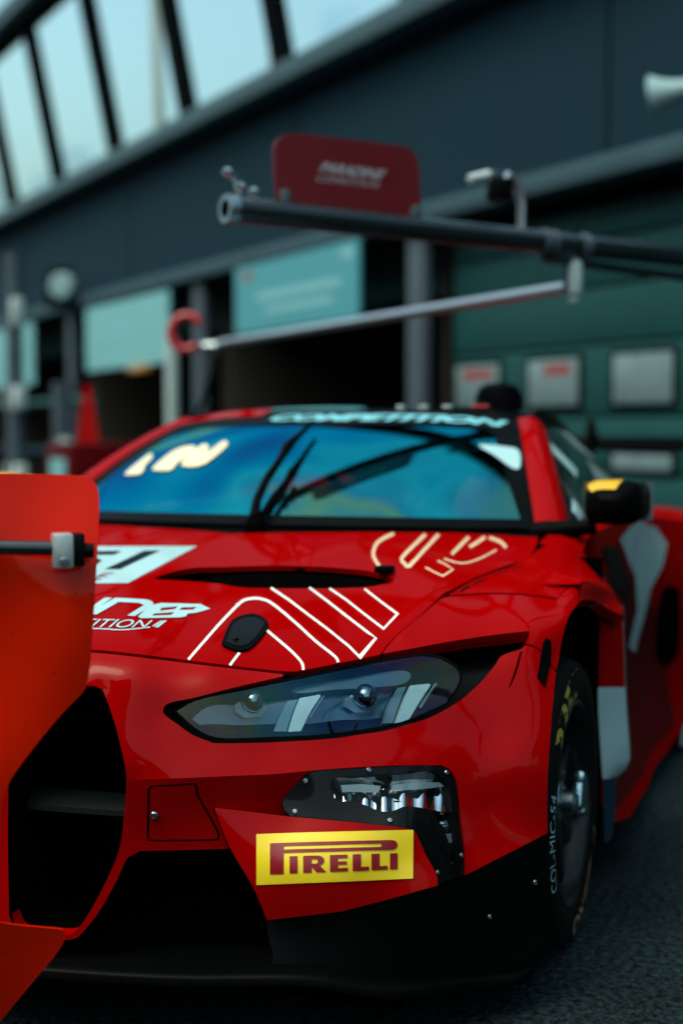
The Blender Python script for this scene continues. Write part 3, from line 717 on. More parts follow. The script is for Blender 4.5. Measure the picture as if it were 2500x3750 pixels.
crease = [(-250, 2872, .87), (30, 2868, .868), (300, 2862, .86), (462, 2858, .855), (509, 2855, .85), (708, 2848, .82), (860, 2841, .783), (1000, 2835, .745), (1153, 2821, .70), (1306, 2810, .65), (1460, 2803, .588), (1612, 2802, .52)]
FU = Surf([
    # hood centre line and cowl
    (167, 2331, .70), (299, 2246, .55), (420, 2169, .40), (565, 2091, .20), (696, 2021, .0), (814, 1964, -.2), (884, 1934, -.33),
    (1150, 1950, -.34), (1400, 1950, -.38), (1700, 1955, -.50), (1960, 1965, -.60),
    (1000, 2085, .1), (1250, 2130, .13), (900, 2300, .50), (1250, 2300, .40), (650, 2300, .56),
    # front edge of the hood, seam to the fender
    (-100, 2372, .80), (100, 2378, .785), (335, 2384, .77), (510, 2400, .752), (770, 2432, .70), (1045, 2463, .63),
    (1213, 2438, .57), (1396, 2398, .48), (1547, 2250, .30), (1617, 2183, .2), (1745, 2115, .02), (1850, 2075, -.12), (1930, 2045, -.25),
    # lamp outline
    (601, 2602, .79), (764, 2715, .775), (1009, 2716, .71), (1302, 2690, .61), (1506, 2649, .525), (1710, 2545, .42), (1840, 2400, .34), (1935, 2311, .27),
    (1659, 2347, .36),
    # fender
    (1888, 2173, .1), (2043, 2192, .05), (2135, 2127, -.05), (1800, 2240, .22),
    (1800, 2700, .42), (1800, 2950, .45), (1703, 3204, .54), (2003, 3051, .38), (2003, 2900, .38), (2019, 2612, .33), (2030, 2497, .29), (2049, 2383, .22), (2084, 2249, .12), (2126, 2197, 0), (2198, 2210, -.15),
    (1920, 2560, .36), (1880, 2800, .42), (1950, 2700, .38),
    (366, 2522, .825), (425, 2663, .845), (461, 2811, .856), (30, 2522, .86), (20, 2700, .865),
] + crease, .0004)
FL = Surf(crease[:-1]+[(541, 3082, .83), (843, 3110, .775), (782, 2957, .79), (1051, 2978, .705), (937, 2974, .745), (264, 3424, .87), (30, 3400, .88), (-200, 3440, .88), (445, 3066, .845), (660, 2990, .815)], .0004)
FF = Surf([(782, 2957, .80), (977, 3370, .80), (1515, 3042, .66), (1601, 3242, .655), (841, 3102, .808), (1250, 3338, .755), (1077, 2990, .745), (1300, 3150, .742), (1060, 3180, .795), (1480, 3150, .676)], .0004)
FB = Surf([(977, 3372, .76), (1250, 3340, .715), (1601, 3244, .615), (1703, 3206, .54), (2003, 3053, .38), (2030, 3400, .36), (2016, 3250, .37), (960, 3560, .80), (1370, 3600, .70), (1700, 3585, .54), (1912, 3566, .42), (1800, 3350, .48)], .0004)

FU.ridges = [((520, 2398), (800, 2150), 16, .010), ((1440, 2330), (1700, 2040), 45, .016), ((1100, 2050), (1350, 1960), 60, .03)]
hood_front = cr([(-250, 2368), (100, 2372), (335, 2379), (510, 2396), (770, 2428), (1000, 2455), (1082, 2459)])
lamp_top_in = cr([(1082, 2459), (1213, 2434), (1350, 2406), (1394, 2395)])
hood_side = cr([(1394, 2395), (1415, 2364), (1470, 2310), (1545, 2248), (1615, 2181), (1660, 2155), (1745, 2112), (1850, 2072), (1930, 2042), (1962, 1995), (1966, 1965)])
hood_rear = cr([(1966, 1962), (1850, 1956), (1700, 1952), (1400, 1949), (1150, 1950), (950, 1952), (700, 1958), (365, 1972), (-250, 2010)])
scoop = cr([(566, 2117), (690, 2082), (830, 2076), (1020, 2071), (1210, 2078), (1355, 2092), (1440, 2120), (1405, 2139), (1310, 2152), (1100, 2155), (893, 2152), (797, 2137), (670, 2127)], 4, True)
hood_ol = join(hood_front, lamp_top_in, hood_side, hood_rear)
hood = panel('hood', hood_ol, FU, M['satin'], car, holes=[scoop], clip=0.0, step=18)
hr = panel('hood', hood_ol, FU, M['satin'], car, clip=0.0, step=18)
# right half of the bonnet: mirrored and welded into the same mesh
bm = bmesh.new(); bm.from_mesh(hr.data)
for v in bm.verts: v.co.y *= -1
bmesh.ops.reverse_faces(bm, faces=bm.faces); bm.to_mesh(hr.data); bm.free()
bm = bmesh.new(); bm.from_mesh(hood.data); bm.from_mesh(hr.data)
bmesh.ops.remove_doubles(bm, verts=[v for v in bm.verts if abs(v.co.y) < 2e-4], dist=2e-3)
for f in bm.faces: f.smooth = True
bm.to_mesh(hood.data); bm.free(); bpy.data.objects.remove(hr)

# --- bumper
kid_out = cr([(-200, 2500), (319, 2510), (362, 2518), (383, 2541), (425, 2663), (459, 2811), (462, 2896), (446, 3066), (425, 3147), (374, 3258), (319, 3356), (276, 3411), (251, 3424)])
kidney = join(cr([(62, 2514), (319, 2511), (362, 2519), (383, 2541), (425, 2663), (459, 2811), (462, 2896), (446, 3066), (425, 3147), (374, 3258), (319, 3356), (276, 3411), (240, 3426)]), cr([(240, 3426), (120, 3420), (60, 3405), (34, 3350)]), cr([(34, 3350), (30, 3000), (40, 2700), (62, 2514)]))
head_low = cr([(1036, 2477), (907, 2506), (805, 2531), (703, 2557), (627, 2572), (600, 2592), (604, 2618), (652, 2654), (703, 2690), (764, 2714), (805, 2722), (1009, 2718), (1213, 2705), (1302, 2692), (1404, 2677), (1506, 2651), (1583, 2623), (1659, 2583), (1710, 2547), (1771, 2486), (1812, 2435), (1836, 2402), (1905, 2378)], 5)
cre = [(q[0], q[1]) for q in crease]
fog_out_r = cr([(1700, 3202), (1698, 3108), (1686, 3006), (1679, 2904), (1668, 2853), (1643, 2817), (1612, 2802)], 4)
bump_U = join(cr([(-250, 2382), (100, 2384), (335, 2390), (510, 2407), (770, 2439), (1036, 2469)]), head_low,
              cr([(1905, 2378), (1924, 2364), (1952, 2371), (1982, 2391), (2011, 2437), (2034, 2460)]),
              cr([(2034, 2462), (2030, 2497), (2025, 2560), (2019, 2612), (2013, 2700), (2006, 2800), (2003, 2900), (2003, 3051)]),
              [(2003, 3051), (1900, 3104), (1800, 3155), (1704, 3204)], fog_out_r, cr(list(reversed(cre)), 3))
slit = join(cr([(1912, 2384), (1898, 2440), (1880, 2490), (1863, 2521)]), cr([(1860, 2520), (1872, 2488), (1888, 2440), (1902, 2388)]))
fog_left = cr([(1150, 2822), (1122, 2833), (1092, 2863), (1040, 2924), (1036, 2955), (1051, 2978), (1068, 2990)], 4)
hatch_o = cr([(541, 2900), (546, 2884), (562, 2876), (640, 2873), (705, 2868), (722, 2876), (727, 2903), (730, 2915), (770, 2985), (803, 3048), (804, 3070), (790, 3081), (660, 3084), (552, 3083), (539, 3068), (539, 2980)], 4, True)
def shrink(poly, d):
    P = np.array(poly); n = len(P); A = 0.5*np.sum(P[:, 0]*np.roll(P[:, 1], -1)-np.roll(P[:, 0], -1)*P[:, 1]); s = 1 if A > 0 else -1
    t = np.roll(P, -1, 0)-np.roll(P, 1, 0); t /= np.linalg.norm(t, axis=1)[:, None]+1e-9
    return [tuple(q) for q in P+s*d*np.c_[-t[:, 1], t[:, 0]]]
bump_L = join(cr(cre[:9], 3), fog_left, [(1066, 2990)], cr([(1060, 2990), (937, 2974), (782, 2957)], 4), [(780, 2962), (838, 3108)], [(838, 3108), (680, 3113), (514, 3116)],
              cr([(514, 3117), (495, 3126), (462, 3150), (425, 3230), (365, 3335), (305, 3412), (262, 3440), (150, 3442), (-250, 3445)]))
facet = join(cr([(784, 2958), (937, 2975), (1065, 2991), (1204, 3003), (1357, 3018), (1459, 3029), (1515, 3044), (1536, 3080), (1561, 3136), (1597, 3202), (1601, 3243)], 4),
             [(1601, 3243), (1430, 3291), (1250, 3338), (1100, 3356), (977, 3370)], cr([(977, 3370), (927, 3250), (841, 3102), (784, 2958)], 4))
bumper = panel('front_bumper', bump_U, FU, M['red'], car, holes=[kidney, slit], clip=0.0, mirror=True, step=16, flange=.02,
               extra=[(bump_L, FL, [kidney, hatch_o]), (facet, FF, [])])
# deep turned-in rims of the nose opening and of the sticker facet
def wall(name, line, lift, depth, m, parent, dirv=(-1, 0, 0), inset=0.0):
    U = np.array([p[0] for p in line]); V = np.array([p[1] for p in line]); P = lift(U, V)
    n = len(P); Q = P+np.array(dirv)*depth
    return MB().add([*P, *Q], [(i, i+1, n+i+1, n+i) for i in range(n-1)])
def wall_obj(name, lines, m, parent):
    mb = MB()
    for line, lift, depth, dv in lines:
        U = np.array([p[0] for p in line]); V = np.array([p[1] for p in line]); P = lift(U, V); n = len(P); Q = P+np.array(dv)*depth
        mb.add([*P, *Q], [(i, i+1, n+i+1, n+i) for i in range(n-1)])
    return mb.build(name, m, parent, smooth=True)
facet_left = cr([(784, 2958), (841, 3102), (927, 3250), (977, 3370)], 4)
def sides(o): return [o, mirrored(o)]
sides(wall_obj('facet_return', [(facet_left, FF, .10, (-1, .25, 0))], M['red'], bumper))
sides(wall_obj('block_return', [([(838, 3108), (680, 3113), (514, 3116)], FL, .08, (-1, 0, 0))], M['red'], bumper))
hatch = panel('hatch', shrink(hatch_o, 9), FL, M['red'], bumper, flange=.01, off=-.0005)
hb = panel('hatch_seal', shrink(hatch_o, -6), FL, M['seal'], hatch, flange=0, off=-.006)
mirrored(hatch)
def bolt(name, u, v, lift, r, parent, m=None, off=.001):
    U = np.array([u, u]); V = np.array([v, v]); P = lift(U, V)[0]; N = normals_of(lift, U, V)[0]; N = -N if N @ (P-CAM) > 0 else N
    o = MB().lathe([(r, -.001), (r, r*.35), (r*.75, r*.62), (r*.42, r*.66), (r*.40, r*.3), (.0004, r*.3)], P+N*off, N, 16).build(name, m or M['steel'], parent, smooth=True)
    return o
bolt('bolt', 566, 2985, FL, .0085, hatch)

# --- fenders
fender_seam = cr([(1640, 2186), (1760, 2178), (1888, 2179), (2000, 2190), (2041, 2198)])
fender_seam2 = cr([(2041, 2198), (2060, 2172), (2090, 2150), (2137, 2132)])
fl_main = join(cr([(1402, 2392), (1423, 2362), (1478, 2306), (1552, 2246), (1610, 2196), (1640, 2186)]), fender_seam, fender_seam2,
               cr([(2137, 2132), (2187, 2150), (2237, 2181), (2277, 2224)]), [(2277, 2224), (2275, 2252)], cr([(2275, 2252), (2225, 2230), (2198, 2212), (2160, 2198), (2126, 2200), (2107, 2220), (2084, 2250), (2065, 2306), (2049, 2383), (2043, 2421), (2035, 2453)]),
               cr([(2035, 2453), (2011, 2430), (1982, 2384), (1952, 2364), (1925, 2357)]), [(1925, 2357), (1937, 2342), (1938, 2312)],
               cr([(1938, 2311), (1812, 2324), (1659, 2347), (1506, 2375), (1402, 2394)]))
vent = join(cr([(1999, 2337), (2012, 2350), (2015, 2372), (2012, 2432)]), [(1992, 2520), (1963, 2482)], cr([(1963, 2482), (1978, 2390), (1987, 2350), (1999, 2337)]))
fender = panel('front_fender', fl_main, FU, M['fenderred'], car, step=15, flange=.03)
ft = join(cr([(1644, 2180), (1760, 2172), (1888, 2173), (2000, 2184), (2043, 2192)]), cr([(2043, 2192), (2060, 2166), (2088, 2144), (2134, 2126)]), cr([(2134, 2125), (2060, 2104), (1990, 2086), (1922, 2060)]), cr([(1922, 2058), (1856, 2080), (1750, 2118), (1680, 2155), (1644, 2178)]))
fender_top = panel('fender_top_panel', ft, FU, M['satin'], car, step=15, flange=.02)
panel('fender_vent', vent, FU, M['seal'], fender, step=15, flange=0, off=.0025)
# row of little gills along the bonnet edge
gl = cr([(1690, 2160), (1755, 2127), (1850, 2090), (1912, 2070)], 5)
gp = [gl[int(i)] for i in np.linspace(0, len(gl)-1, 12)]
for i, (gx, gy) in enumerate(gp):
    s_ = 1-.04*i
    panel('gill', [(gx-9*s_, gy+4*s_), (gx+8*s_, gy-7*s_), (gx+9*s_, gy+2*s_), (gx-3*s_, gy+8*s_)], FU, M['seal'], fender_top, step=30, flange=0, off=.0015)
mirrored(fender); mirrored(fender_top)

# --- dark structure behind the panel gaps
back_ol = [(-300, 2330), (900, 2330), (1500, 2180), (1900, 2110), (2130, 2160), (2060, 2260), (2020, 2500), (1985, 2700), (1975, 3040), (1720, 3180), (1640, 2790), (1300, 2800), (1000, 2828), (480, 2850), (-300, 2868)]
lampcut = join(cr([(1082, 2466), (1213, 2441), (1350, 2413), (1396, 2402), (1506, 2377), (1659, 2349), (1812, 2326), (1938, 2312)]), [(1938, 2340), (1905, 2380)], list(reversed(head_low[:-1])))
panel('inner_structure', back_ol, FU, M['void'], car, holes=[lampcut, shrink(kidney, -4)], step=40, flange=0, off=-.02, clip=0.0, mirror=True)

# --- lamp units
lamp = panel('headlight', shrink(lampcut, -3), FU, M['blackplastic'], car, step=22, flange=0, off=-.075)
head_rim = shrink(lampcut, -2)
rimw = wall_obj('headlight_rim', [(head_rim+[head_rim[0]], FU, .085, (-1, 0, 0))], M['seal'], lamp)
lens_ol = join(cr([(640, 2602), (720, 2558), (900, 2515), (1060, 2478), (1213, 2446), (1400, 2408), (1480, 2396)]), cr([(1480, 2396), (1580, 2390), (1668, 2430), (1690, 2490), (1640, 2575)]), cr([(1640, 2575), (1506, 2634), (1404, 2660), (1213, 2688), (1009, 2700), (810, 2704), (720, 2672), (640, 2602)]))
panel('lens', lens_ol, FU, M['lens'], lamp, step=22, flange=0, off=-.008)
panel('lens_edge', shrink(lens_ol, -5), FU, M['seal'], lamp, holes=[shrink(lens_ol, 4)], step=22, flange=0, off=-.0065)
# bezel plate under the lens with a smoky upper shelf
M['smoke'] = mat('smoked_grey', (.010, .05, .085), rough=.22, coat=.5, noise=(9, .35))
M['drl'] = mat('ribbed_light_guide', (.26, .46, .54), rough=.18, coat=1)
tdr = M['drl'].node_tree; tcx = tdr.nodes.new('ShaderNodeTexCoord'); vv = tdr.nodes.new('ShaderNodeTexVoronoi'); vv.inputs['Scale'].default_value = 600; vv.inputs['Randomness'].default_value = .15
bb = tdr.nodes.new('ShaderNodeBump'); bb.inputs['Strength'].default_value = .5; bb.inputs['Distance'].default_value = .004
tdr.links.new(tcx.outputs['Object'], vv.inputs['Vector']); tdr.links.new(vv.outputs['Distance'], bb.inputs['Height']); tdr.links.new(bb.outputs[0], tdr.nodes['Principled BSDF'].inputs['Normal'])
M['drl2'] = mat('pale_blue_reflector', (.05, .13, .18), rough=.12, coat=1)
M['lampbed'] = mat('lamp_floor', (.008, .075, .125), rough=.15, coat=.8, noise=(12, .4))
panel('lamp_floor', cr([(690, 2640), (760, 2575), (900, 2535), (1060, 2505), (1250, 2480), (1420, 2470), (1520, 2500), (1500, 2580), (1404, 2615), (1213, 2632), (1009, 2640), (810, 2645)], 4, True), FU, M['lampbed'], lamp, step=26, flange=.02, off=-.055)
panel('upper_shelf', cr([(1090, 2482), (1250, 2452), (1420, 2425), (1500, 2425), (1520, 2455), (1470, 2488), (1250, 2498), (1100, 2508)], 4, True), FU, M['smoke'], lamp, step=26, flange=.02, off=-.03)
def projector(u, v, rr):
    hexo = [(u-10, v-40), (u+60, v-42), (u+88, v-8), (u+66, v+34), (u+4, v+40), (u-30, v+16), (u-32, v-20)]
    p_ = panel('projector', hexo, FU, M['drl2'], lamp, step=30, flange=.03, off=-.04)
    P = FU(np.array([u+4., u]), np.array([v*1., v]))[0]+np.array([-.035, 0, 0]); P[1] -= .004
    mb = MB().lathe([(rr, -.012), (rr*.98, .0), (rr*.85, rr*.45), (rr*.6, rr*.75), (rr*.3, rr*.92), (.0005, rr*.97)], P, (1, .25, .05), 28)
    b_ = mb.build('projector_lens', M['dglassblue'], p_, smooth=True, angle=80)
    MB().lathe([(rr, .0), (rr*1.12, .004), (rr*1.18, .0), (rr*1.12, -.006)], P, (1, .25, .05), 28).build('projector_ring', M['chrome'], p_, smooth=True)
M['dglassblue'] = mat('projector_glass', (.16, .24, .28), rough=.03, metal=1)
projector(905, 2578, .019); projector(1320, 2560, .021)
def prism_plate(poly, off, m, nm):
    return panel(nm, poly, FU, m, lamp, step=14, flange=.012, off=off)
prism_plate([(1062, 2672), (1105, 2532), (1180, 2520), (1187, 2528), (1112, 2668)], -.03, M['drl'], 'light_guide')
prism_plate([(1012, 2672), (1062, 2540), (1100, 2532), (1058, 2670)], -.035, M['drl2'], 'light_guide')
prism_plate([(1145, 2618), (1196, 2528), (1203, 2528), (1153, 2618)], -.03, M['drl2'], 'light_guide')
prism_plate([(1470, 2636), (1522, 2490), (1590, 2484), (1596, 2492), (1516, 2630)], -.03, M['drl'], 'light_guide')
prism_plate([(1425, 2636), (1478, 2496), (1512, 2490), (1464, 2634)], -.035, M['drl2'], 'light_guide')
prism_plate([(1556, 2578), (1612, 2482), (1620, 2484), (1564, 2582)], -.03, M['drl2'], 'light_guide')
mirrored(lamp)

# --- lower lamp ("boomerang") with bolted bezel
FOGC = [(1153, 2821, .70), (1306, 2810, .65), (1460, 2803, .588), (1612, 2802, .52), (1668, 2853, .50), (1686, 3006, .515), (1703, 3200, .545), (1600, 3242, .635), (1515, 3042, .66), (1357, 3018, .695), (1204, 3001, .72), (1065, 2990, .74), (1036, 2950, .735), (1092, 2863, .715)]
FG = Surf(FOGC, .0006)
fog_o = join(cr([(1068, 2990), (1051, 2978), (1037, 2955), (1039, 2924), (1092, 2863), (1122, 2834), (1153, 2822), (1357, 2808), (1536, 2798), (1602, 2801), (1643, 2818), (1668, 2853), (1679, 2904), (1686, 3006), (1698, 3108), (1703, 3202)], 4), [(1601, 3243)],
             cr([(1597, 3202), (1561, 3136), (1536, 3080), (1515, 3043), (1459, 3028), (1357, 3017), (1204, 3002), (1068, 2990)], 4))
fog_i = cr([(1217, 2850), (1320, 2838), (1434, 2830), (1536, 2822), (1590, 2826), (1622, 2848), (1643, 2884), (1656, 2945), (1663, 3006), (1671, 3108), (1676, 3180), (1660, 3186), (1650, 3100), (1630, 3040), (1607, 3006), (1600, 2981), (1577, 2963), (1490, 2950), (1434, 2968), (1378, 2963), (1306, 2935), (1240, 2932), (1219, 2914)], 4, True)
fog = panel('lower_lamp', fog_o, FG, M['blackplastic'], car, holes=[fog_i], step=16, flange=.03, off=-.003)
panel('lamp_cover', shrink(fog_o, 3), FG, M['foglens'], fog, step=24, flange=0, off=-.0005)
# fluted chrome reflectors behind the cover
M['mirror'] = mat('vacuum_chrome', (.72, .78, .80), rough=.04, metal=1)
def dent(fn):
    def lf(U, V):
        U = np.asarray(U, float); V = np.asarray(V, float); P = FG(U, V); d = P-CAM; d /= np.linalg.norm(d, axis=1)[:, None]; return P+d*fn(U, V)[:, None]
    return lf
def flute(U, p, ph=0): return np.abs(np.sin(np.pi*((U-ph)/p)))
lo_l = dent(lambda U, V: .034-.012*flute(U, 72, 1226)**2-.0002*(V-2890)+.006*np.sin(U/61.0))
up_l = dent(lambda U, V: .010+.0004*(V-2828)+.004*flute(U, 104, 1236)**2)
si_l = dent(lambda U, V: .022-.008*flute(V, 70, 2985)**2+.0004*(1676-U))
panel('reflector', cr([(1226, 2893), (1345, 2893), (1400, 2888), (1500, 2884), (1635, 2880), (1654, 2945), (1656, 2976), (1577, 2966), (1490, 2954), (1434, 2972), (1378, 2967), (1306, 2938), (1240, 2934), (1222, 2914)], 4, True), lo_l, M['mirror'], fog, step=7, flange=0)
panel('reflector', cr([(1217, 2848), (1320, 2836), (1434, 2828), (1536, 2820), (1592, 2824), (1624, 2847), (1640, 2874), (1500, 2878), (1400, 2884), (1300, 2886), (1222, 2884)], 4, True), up_l, M['mirror'], fog, step=7, flange=0)
panel('reflector', cr([(1604, 2982), (1657, 2980), (1664, 3006), (1672, 3108), (1677, 3182), (1659, 3188), (1649, 3100), (1629, 3040), (1608, 3008)], 4, True), si_l, M['mirror'], fog, step=7, flange=0)
shelf = mat('clear_lamp_shelf', (.11, .16, .18), rough=.12, coat=1)
for q_ in ([(1250, 2872), (1330, 2866), (1398, 2872), (1388, 2896), (1256, 2896)], [(1436, 2868), (1540, 2858), (1618, 2862), (1636, 2878), (1560, 2884), (1442, 2888)]):
    panel('lamp_shelf', q_, FG, shelf, fog, step=20, flange=.02, off=-.008)
panel('lamp_divider', [(1402, 2884), (1428, 2882), (1424, 2968), (1410, 2968)], FG, M['seal'], fog, step=20, flange=.02, off=-.010)
panel('lamp_divider', [(1644, 3052), (1674, 3048), (1676, 3082), (1650, 3086)], FG, shelf, fog, step=20, flange=.01, off=-.010)
Pb = FG(np.array([1412., 1412]), np.array([2864., 2864]))[0]
MB().lathe([(.009, -.03), (.009, -.004), (.0085, 0), (.0005, .001)], Pb-np.array([.008, 0, 0]), (1, .2, 0), 20).build('bulb_cap', M['seal'], fog, smooth=True)
for u, v in [(1118, 2860), (1350, 2820), (1634, 2829), (1080, 2972), (1427, 3005), (1688, 3132), (1601, 3195)]:
    bolt('bolt', u, v, FG, .0052, fog, off=0.0)
mirrored(fog)

# --- kidney opening: duct, slats, centre bar
KP = FU
duct = MB()
ko = resample(kidney, 40); Uk = np.array([p[0] for p in ko]); Vk = np.array([p[1] for p in ko])
Pk = np.where((Vk < 2860)[:, None], FU(Uk, Vk), FL(Uk, Vk)); Pk[:, 1] = np.maximum(Pk[:, 1], .012)
n = len(Pk); Qk = Pk*np.array([1, .85, 1])+np.array([-.28, .02, .0])
duct.add([*Pk, *Qk], [(i, (i+1) % n, n+(i+1) % n, n+i) for i in range(n)]); duct.f.append(tuple(range(n, 2*n)))
grille = duct.build('grille_duct', M['void'], car, smooth=False)
kr = MB(); Rk = Pk+np.array([-.035, 0, 0]); cen = Pk.mean(0)
kr.add([*(Pk-np.array([.002, 0, 0])), *(Rk+(cen-Rk)*.012)], [(i, (i+1) % n, n+(i+1) % n, n+i) for i in range(n)])
kr.build('grille_rim', M['red'], grille, smooth=True)
def slat(z, h, x0, tiltx, nm='slat'):
    mb = MB(); G = []
    for y in np.linspace(.02, .285, 10):
        xx = x0-.25*y*y; prof = [(0, 0), (-.006, h*.35), (-.02, h*.5), (-.05, h*.55), (-.05, -h*.4), (-.015, -h*.5), (-.003, -h*.3), (0, 0)]
        G.append([(xx+a+tiltx*b, y, z+b) for a, b in prof])
    mb.grid(G); return mb.build(nm, M['carbon'], grille, smooth=True)
P1 = at(320, 2658, x=.80); P2 = at(230, 2960, x=.82)
slat(float(P1[2]), .010, .74, -.6); slat(float(P2[2]), .034, .81, -.7)
mirrored(grille)

# --- lower black bumper, intake, splitter
low_ol = join([(977, 3373), (1100, 3360), (1250, 3341), (1430, 3294), (1601, 3246), (1703, 3208), (1800, 3158), (1900, 3107), (2003, 3054)], cr([(2003, 3054), (2008, 3150), (2018, 3300), (2030, 3398)]), [(2030, 3400), (2024, 3418), (1969, 3500), (1914, 3566)], cr([(1914, 3566), (1760, 3578), (1609, 3592), (1370, 3602), (1100, 3575), (985, 3566)]), cr([(985, 3566), (1000, 3500), (985, 3440), (977, 3373)]))
M['lowblack'] = mat('satin_black_aero', (.0016, .0019, .0021), rough=.45, spec=.05)
lower = panel('lower_bumper', low_ol, FB, M['lowblack'], car, step=26, flange=.03, off=-.002)
bolt('bolt', 1956, 3231, FB, .006, lower); bolt('bolt', 1790, 3357, FB, .006, lower)
mirrored(lower)
iv = MB()
iv.box((.62, 0, .27), (.02, 1.5, .42))
iv.build('intake_back', M['void'], car)
lipc = [(231, 3556, .92), (480, 3572, .905), (718, 3580, .88), (1037, 3578, .83), (1180, 3587, .80), (1250, 3602, .78), (1370, 3622, .74), (1489, 3624, .69), (1609, 3610, .62), (1760, 3592, .52), (1912, 3571, .44), (1975, 3500, .36), (2030, 3416, .28)]
lp = [at(u, v, x=x) for u, v, x in lipc]
lp = [np.array([.935, 0, lp[0][2]])]+[np.array([.932, .08, lp[0][2]])]+lp
lp = [np.array(q) for q in cr([tuple(p) for p in lp], 4)]
full = [p*np.array([1, -1, 1]) for p in reversed(lp[1:])]+lp
th = .017
G = []
for p in full:
    back = np.array([.25, p[1]*.93, p[2]+.0])
    if p[0] < .36: back = p+np.array([-.03, 0, 0])
    G.append([back, p+np.array([-.02, 0, .003]), p+np.array([-.004, 0, .001]), p+np.array([0, 0, -.004]), p+np.array([0, 0, -th]), p+np.array([-.01, 0, -th-.004]), back-np.array([0, 0, th+.004])])
MB().grid(G).build('splitter', M['lowblack'], car, smooth=True, angle=50)

# --- wheels
M['rim'] = mat('satin_black_rim', (.005, .0055, .006), rough=.3, spec=.3)
M['letter'] = mat('yellow_tyre_print', (.42, .30, .05), rough=.5, noise=(70, .3))
M['chalk'] = mat('pale_blue_paint_pen', (.30, .48, .55), rough=.7, noise=(120, .3))
M['orange'] = mat('faded_orange_print', (.30, .16, .08), rough=.6, noise=(60, .4))
def wheel(cx, cy, R_, name='wheel', detail=True, sgn=1):
    wl = bpy.data.objects.new(name, None); COL.objects.link(wl); wl.parent = car; wl.location = (cx, cy, R_)
    W = .31
    prof = [(.232, -.012), (.245, -.004), (.262, .002), (.29, .004), (.315, -.002), (.330, -.016), (R_-.002, -.04), (R_, -.07), (R_, -W+.07), (R_-.003, -W+.03), (.325, -W+.012), (.29, -W), (.232, -W+.02)]
    ty = MB().lathe(prof, (0, 0, 0), (0, 1, 0), 72).build('tyre', M['rubber'], wl, smooth=True, angle=60)
    rim = MB().lathe([(.236, -.018), (.240, -.006), (.234, -.002), (.226, -.010), (.215, -.05), (.205, -.09), (.20, -.24)], (0, 0, 0), (0, 1, 0), 64)
    rm = rim.build('rim', M['rim'], wl, smooth=True, angle=50)
    sp = MB()
    for k in range(10):
        a = k*2*math.pi/10
        ca, sa = math.cos(a), math.sin(a); ax = [(ca, 0, sa), (-sa, 0, ca), (0, 1, 0)]
        for q in (-.17, .17):
            c1 = (math.cos(a+q*.35)*.13, -.055, math.sin(a+q*.35)*.13)
            sp.box(c1, (.18, .018, .03), ax, .004)
    sp.build('spokes', M['rim'], rm, smooth=True)
    MB().lathe([(.055, -.10), (.055, -.05), (.045, -.035), (.03, -.03), (.028, -.005), (.02, .004), (.0005, .004)], (0, 0, 0), (0, 1, 0), 28).build('wheel_nut', M['steel'], rm, smooth=True)
    MB().lathe([(.19, -.12), (.19, -.15), (.10, -.15), (.10, -.12), (.19, -.12)], (0, 0, 0), (0, 1, 0), 48).build('brake_disc', M['rim'], wl, smooth=True)
    cal = MB(); cal.box((-.155, -.10, .0), (.06, .09, .17), None, .012); cal.build('brake_caliper', M['chrome'], wl, smooth=True)
    if detail:
        for q_, c_, d_ in ((0, (-.150, -.018, -.015), (.085, .03, .085)), (1, (-.135, -.014, .028), (.05, .03, .03)), (2, (-.165, -.016, -.060), (.06, .03, .03))):
            MB().box(c_, d_, [(.93, 0, .36), (0, 1, 0), (-.36, 0, .93)], .012).build('caliper_bridge', M['alum'], wl, smooth=True)
    if detail:
        def ring_text(body, a0, r0, h, m, nm, flip=False, adv=None, **k):
            v, f = text2d(body, **k); asp = adv
            ang = rad(a0)-v[:, 0]*asp; r = r0+v[:, 1]*h
            yy = np.interp(r, [.24, .262, .29, .315, .33], [-.006, .002, .004, -.002, -.016])+.0012
            return new_obj(nm, np.c_[r*np.cos(ang)*1.0, yy, r*np.sin(ang)], f, m, wl, False)
        # seen from outside (camera side) angle runs from the nose (0 deg) over the top to the tail
        def ring_text2(body, a0, span, r0, h, m, nm, **k):
            v, f = text2d(body, **k); ang = rad(a0)+v[:, 0]*rad(span); r = r0+v[:, 1]*h
            yy = np.interp(r, [.24, .262, .29, .315, .33], [-.006, .002, .004, -.002, -.016])+.0012
            return new_obj(nm, np.c_[r*np.cos(ang), yy, r*np.sin(ang)], f, m, wl, False)
        ring_text2('PIRELLI', 37, 54, .250, .066, M['letter'], 'tyre_lettering', bold=.045)
        ring_text2('P ZERO', 205, 75, .268, .040, M['orange'], 'tyre_lettering', bold=.03)
        ring_text2('COL-MIC-54', -25, 42, .286, .028, M['chalk'], 'chalk_writing', bold=-.004, shear=.15)
    return wl
wheel(0, .985, .34)

# --- stickers on the bonnet and nose
hs_ = FU.sym
tape('line_tape', [cr([(690, 2417), (797, 2294), (870, 2217)], 6)+cr([(870, 2217), (893, 2200), (925, 2193), (957, 2195), (997, 2212), (1077, 2278), (1156, 2350), (1212, 2394), (1231, 2412), (1238, 2427)], 6)], 10, FU, M['whitetape'], hood)
tape('line_tape', [cr([(841, 2438), (877, 2391)], 4)], 10, FU, M['whitetape'], hood)
tape('line_tape', [cr([(977, 2310), (1053, 2374), (1092, 2412), (1107, 2434), (1110, 2455)], 5)], 10, FU, M['whitetape'], hood)
tape('line_tape', [[(992, 2154), (1060, 2200), (1116, 2243), (1200, 2306), (1277, 2368), (1317, 2408), (1376, 2338), (1350, 2320), (1261, 2252), (1200, 2204), (1132, 2153)]], 9, FU, M['whitetape'], hood)
tape('line_tape', [[(1206, 2156), (1270, 2200), (1333, 2250), (1404, 2304), (1455, 2250), (1390, 2202), (1334, 2158)]], 8, FU, M['whitetape'], hood)
